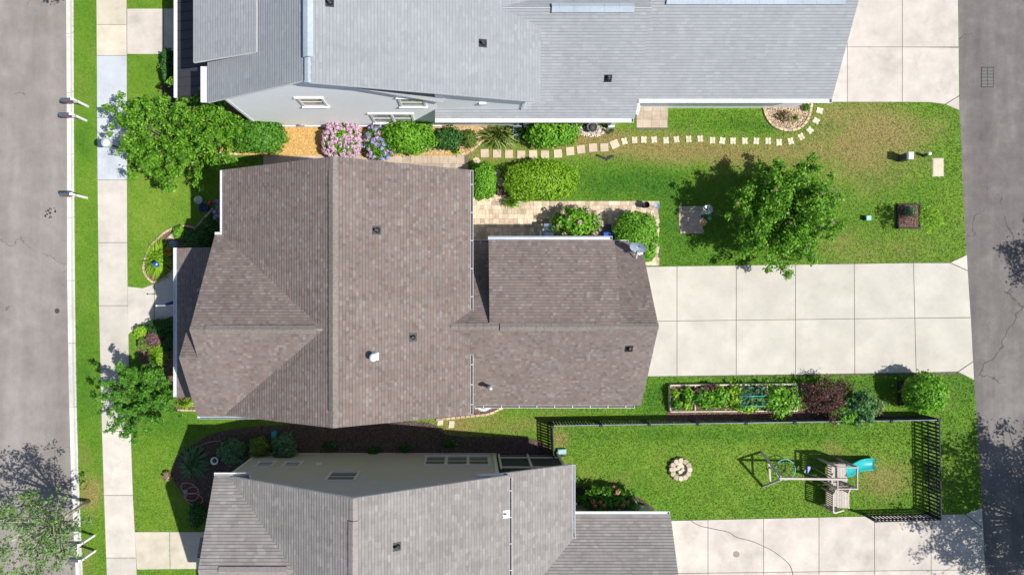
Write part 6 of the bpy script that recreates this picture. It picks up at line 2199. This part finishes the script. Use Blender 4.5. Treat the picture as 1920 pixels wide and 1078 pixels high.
# saucer swing and belt swing
c_ = P(1472.5, 880, .45)
sw = MB()
sw.tube([c_ + Vector((.5 * math.cos(t_ * .2618), .52 * math.sin(t_ * .2618), 0)) for t_ in range(25)], .022, 8, False)
rg = sw.build('saucer_ring', M['cyan_rim'], ss)
mb = MB()
for k in range(6):
    t_ = k * math.pi / 6
    mb.tube([c_ + Vector((.5 * math.cos(t_), .52 * math.sin(t_), 0)), c_ - Vector((.5 * math.cos(t_), .52 * math.sin(t_), 0))], .007, 5)
for r_ in (.17, .33):
    mb.tube([c_ + Vector((r_ * math.cos(t_ * .5236), r_ * math.sin(t_ * .5236), 0)) for t_ in range(13)], .007, 5, False)
mb.build('net', M['black'], rg)
for t_ in (.4, 2.7, 3.6, 5.8):
    q = c_ + Vector((.5 * math.cos(t_), .52 * math.sin(t_), 0))
    hb = Vector((c_.x + (.25 if math.cos(t_) > 0 else -.25), ap.y + (be.y - ap.y) * .3, 1.88))
    MB().tube([q, hb], .008, 5).build('rope', M['dark_grey'], ss)
c_ = P(1514, 880, .5)
MB().box(c_, (.2, .42, .03), rz=-.5).build('swing_seat', M['blue'], ss)
for s_ in (-1, 1):
    q = c_ + Vector((s_ * .1, s_ * .18, .01))
    MB().tube([q, Vector((c_.x + .35 + s_ * .22, be.y, 1.88))], .009, 5).build('chain', M['galv'], ss)

# ------------------------------------------------------------------ grass blades
def grow_grass(n):
    X = rng.uniform(100, 1860, n)
    Y = rng.uniform(-25, 1105, n)
    xe = np.interp(Y, [k[0] for k in KE], [k[1] for k in KE]) + .6
    xa = np.interp(Y, [k[0] for k in AW], [k[1] for k in AW]) - .2
    k = (X > xe) & (X < xa)
    X, Y = X[k], Y[k]
    wx, wy = (X - NX) * GS, (NY - Y) * GS
    keep = np.ones(len(X), bool)
    for poly in EXCL:
        px_, py_ = [q[0] for q in poly], [q[1] for q in poly]
        box = (wx > min(px_)) & (wx < max(px_)) & (wy > min(py_)) & (wy < max(py_)) & keep
        ii = np.nonzero(box)[0]
        if len(ii):
            keep[ii[pip(wx[ii], wy[ii], poly)]] = False
    X, Y, wx, wy = X[keep], Y[keep], wx[keep], wy[keep]
    d_, l_ = dry_tone(X, Y)
    m_ = len(X)
    a_ = rng.uniform(0, 6.283, m_)
    hgt = rng.uniform(.035, .075, m_) * (1 - .35 * d_)
    wd = rng.uniform(.012, .03, m_)
    ln = rng.uniform(.03, .075, m_)
    dx, dy = np.cos(a_), np.sin(a_)
    z0 = np.full(m_, .002)
    V_ = np.stack([np.stack([wx - dy * wd, wy + dx * wd, z0], 1), np.stack([wx + dy * wd, wy - dx * wd, z0], 1), np.stack([wx + dx * ln, wy + dy * ln, hgt], 1)], 1).reshape(-1, 3)
    F_ = np.arange(m_ * 3).reshape(m_, 3)
    me_ = np_mesh('grass', V_, F_)
    set_attr(me_, 'dry', np.repeat(d_, 3))
    set_attr(me_, 'lush', np.repeat(l_, 3))
    o_ = link_mesh('grass', me_, M['blade'], anchor=(0, 0, 0), kind='stuff')
    tag(o_, 'mown lawn grass with drier tan patches', 'grass')


grow_grass(520000)
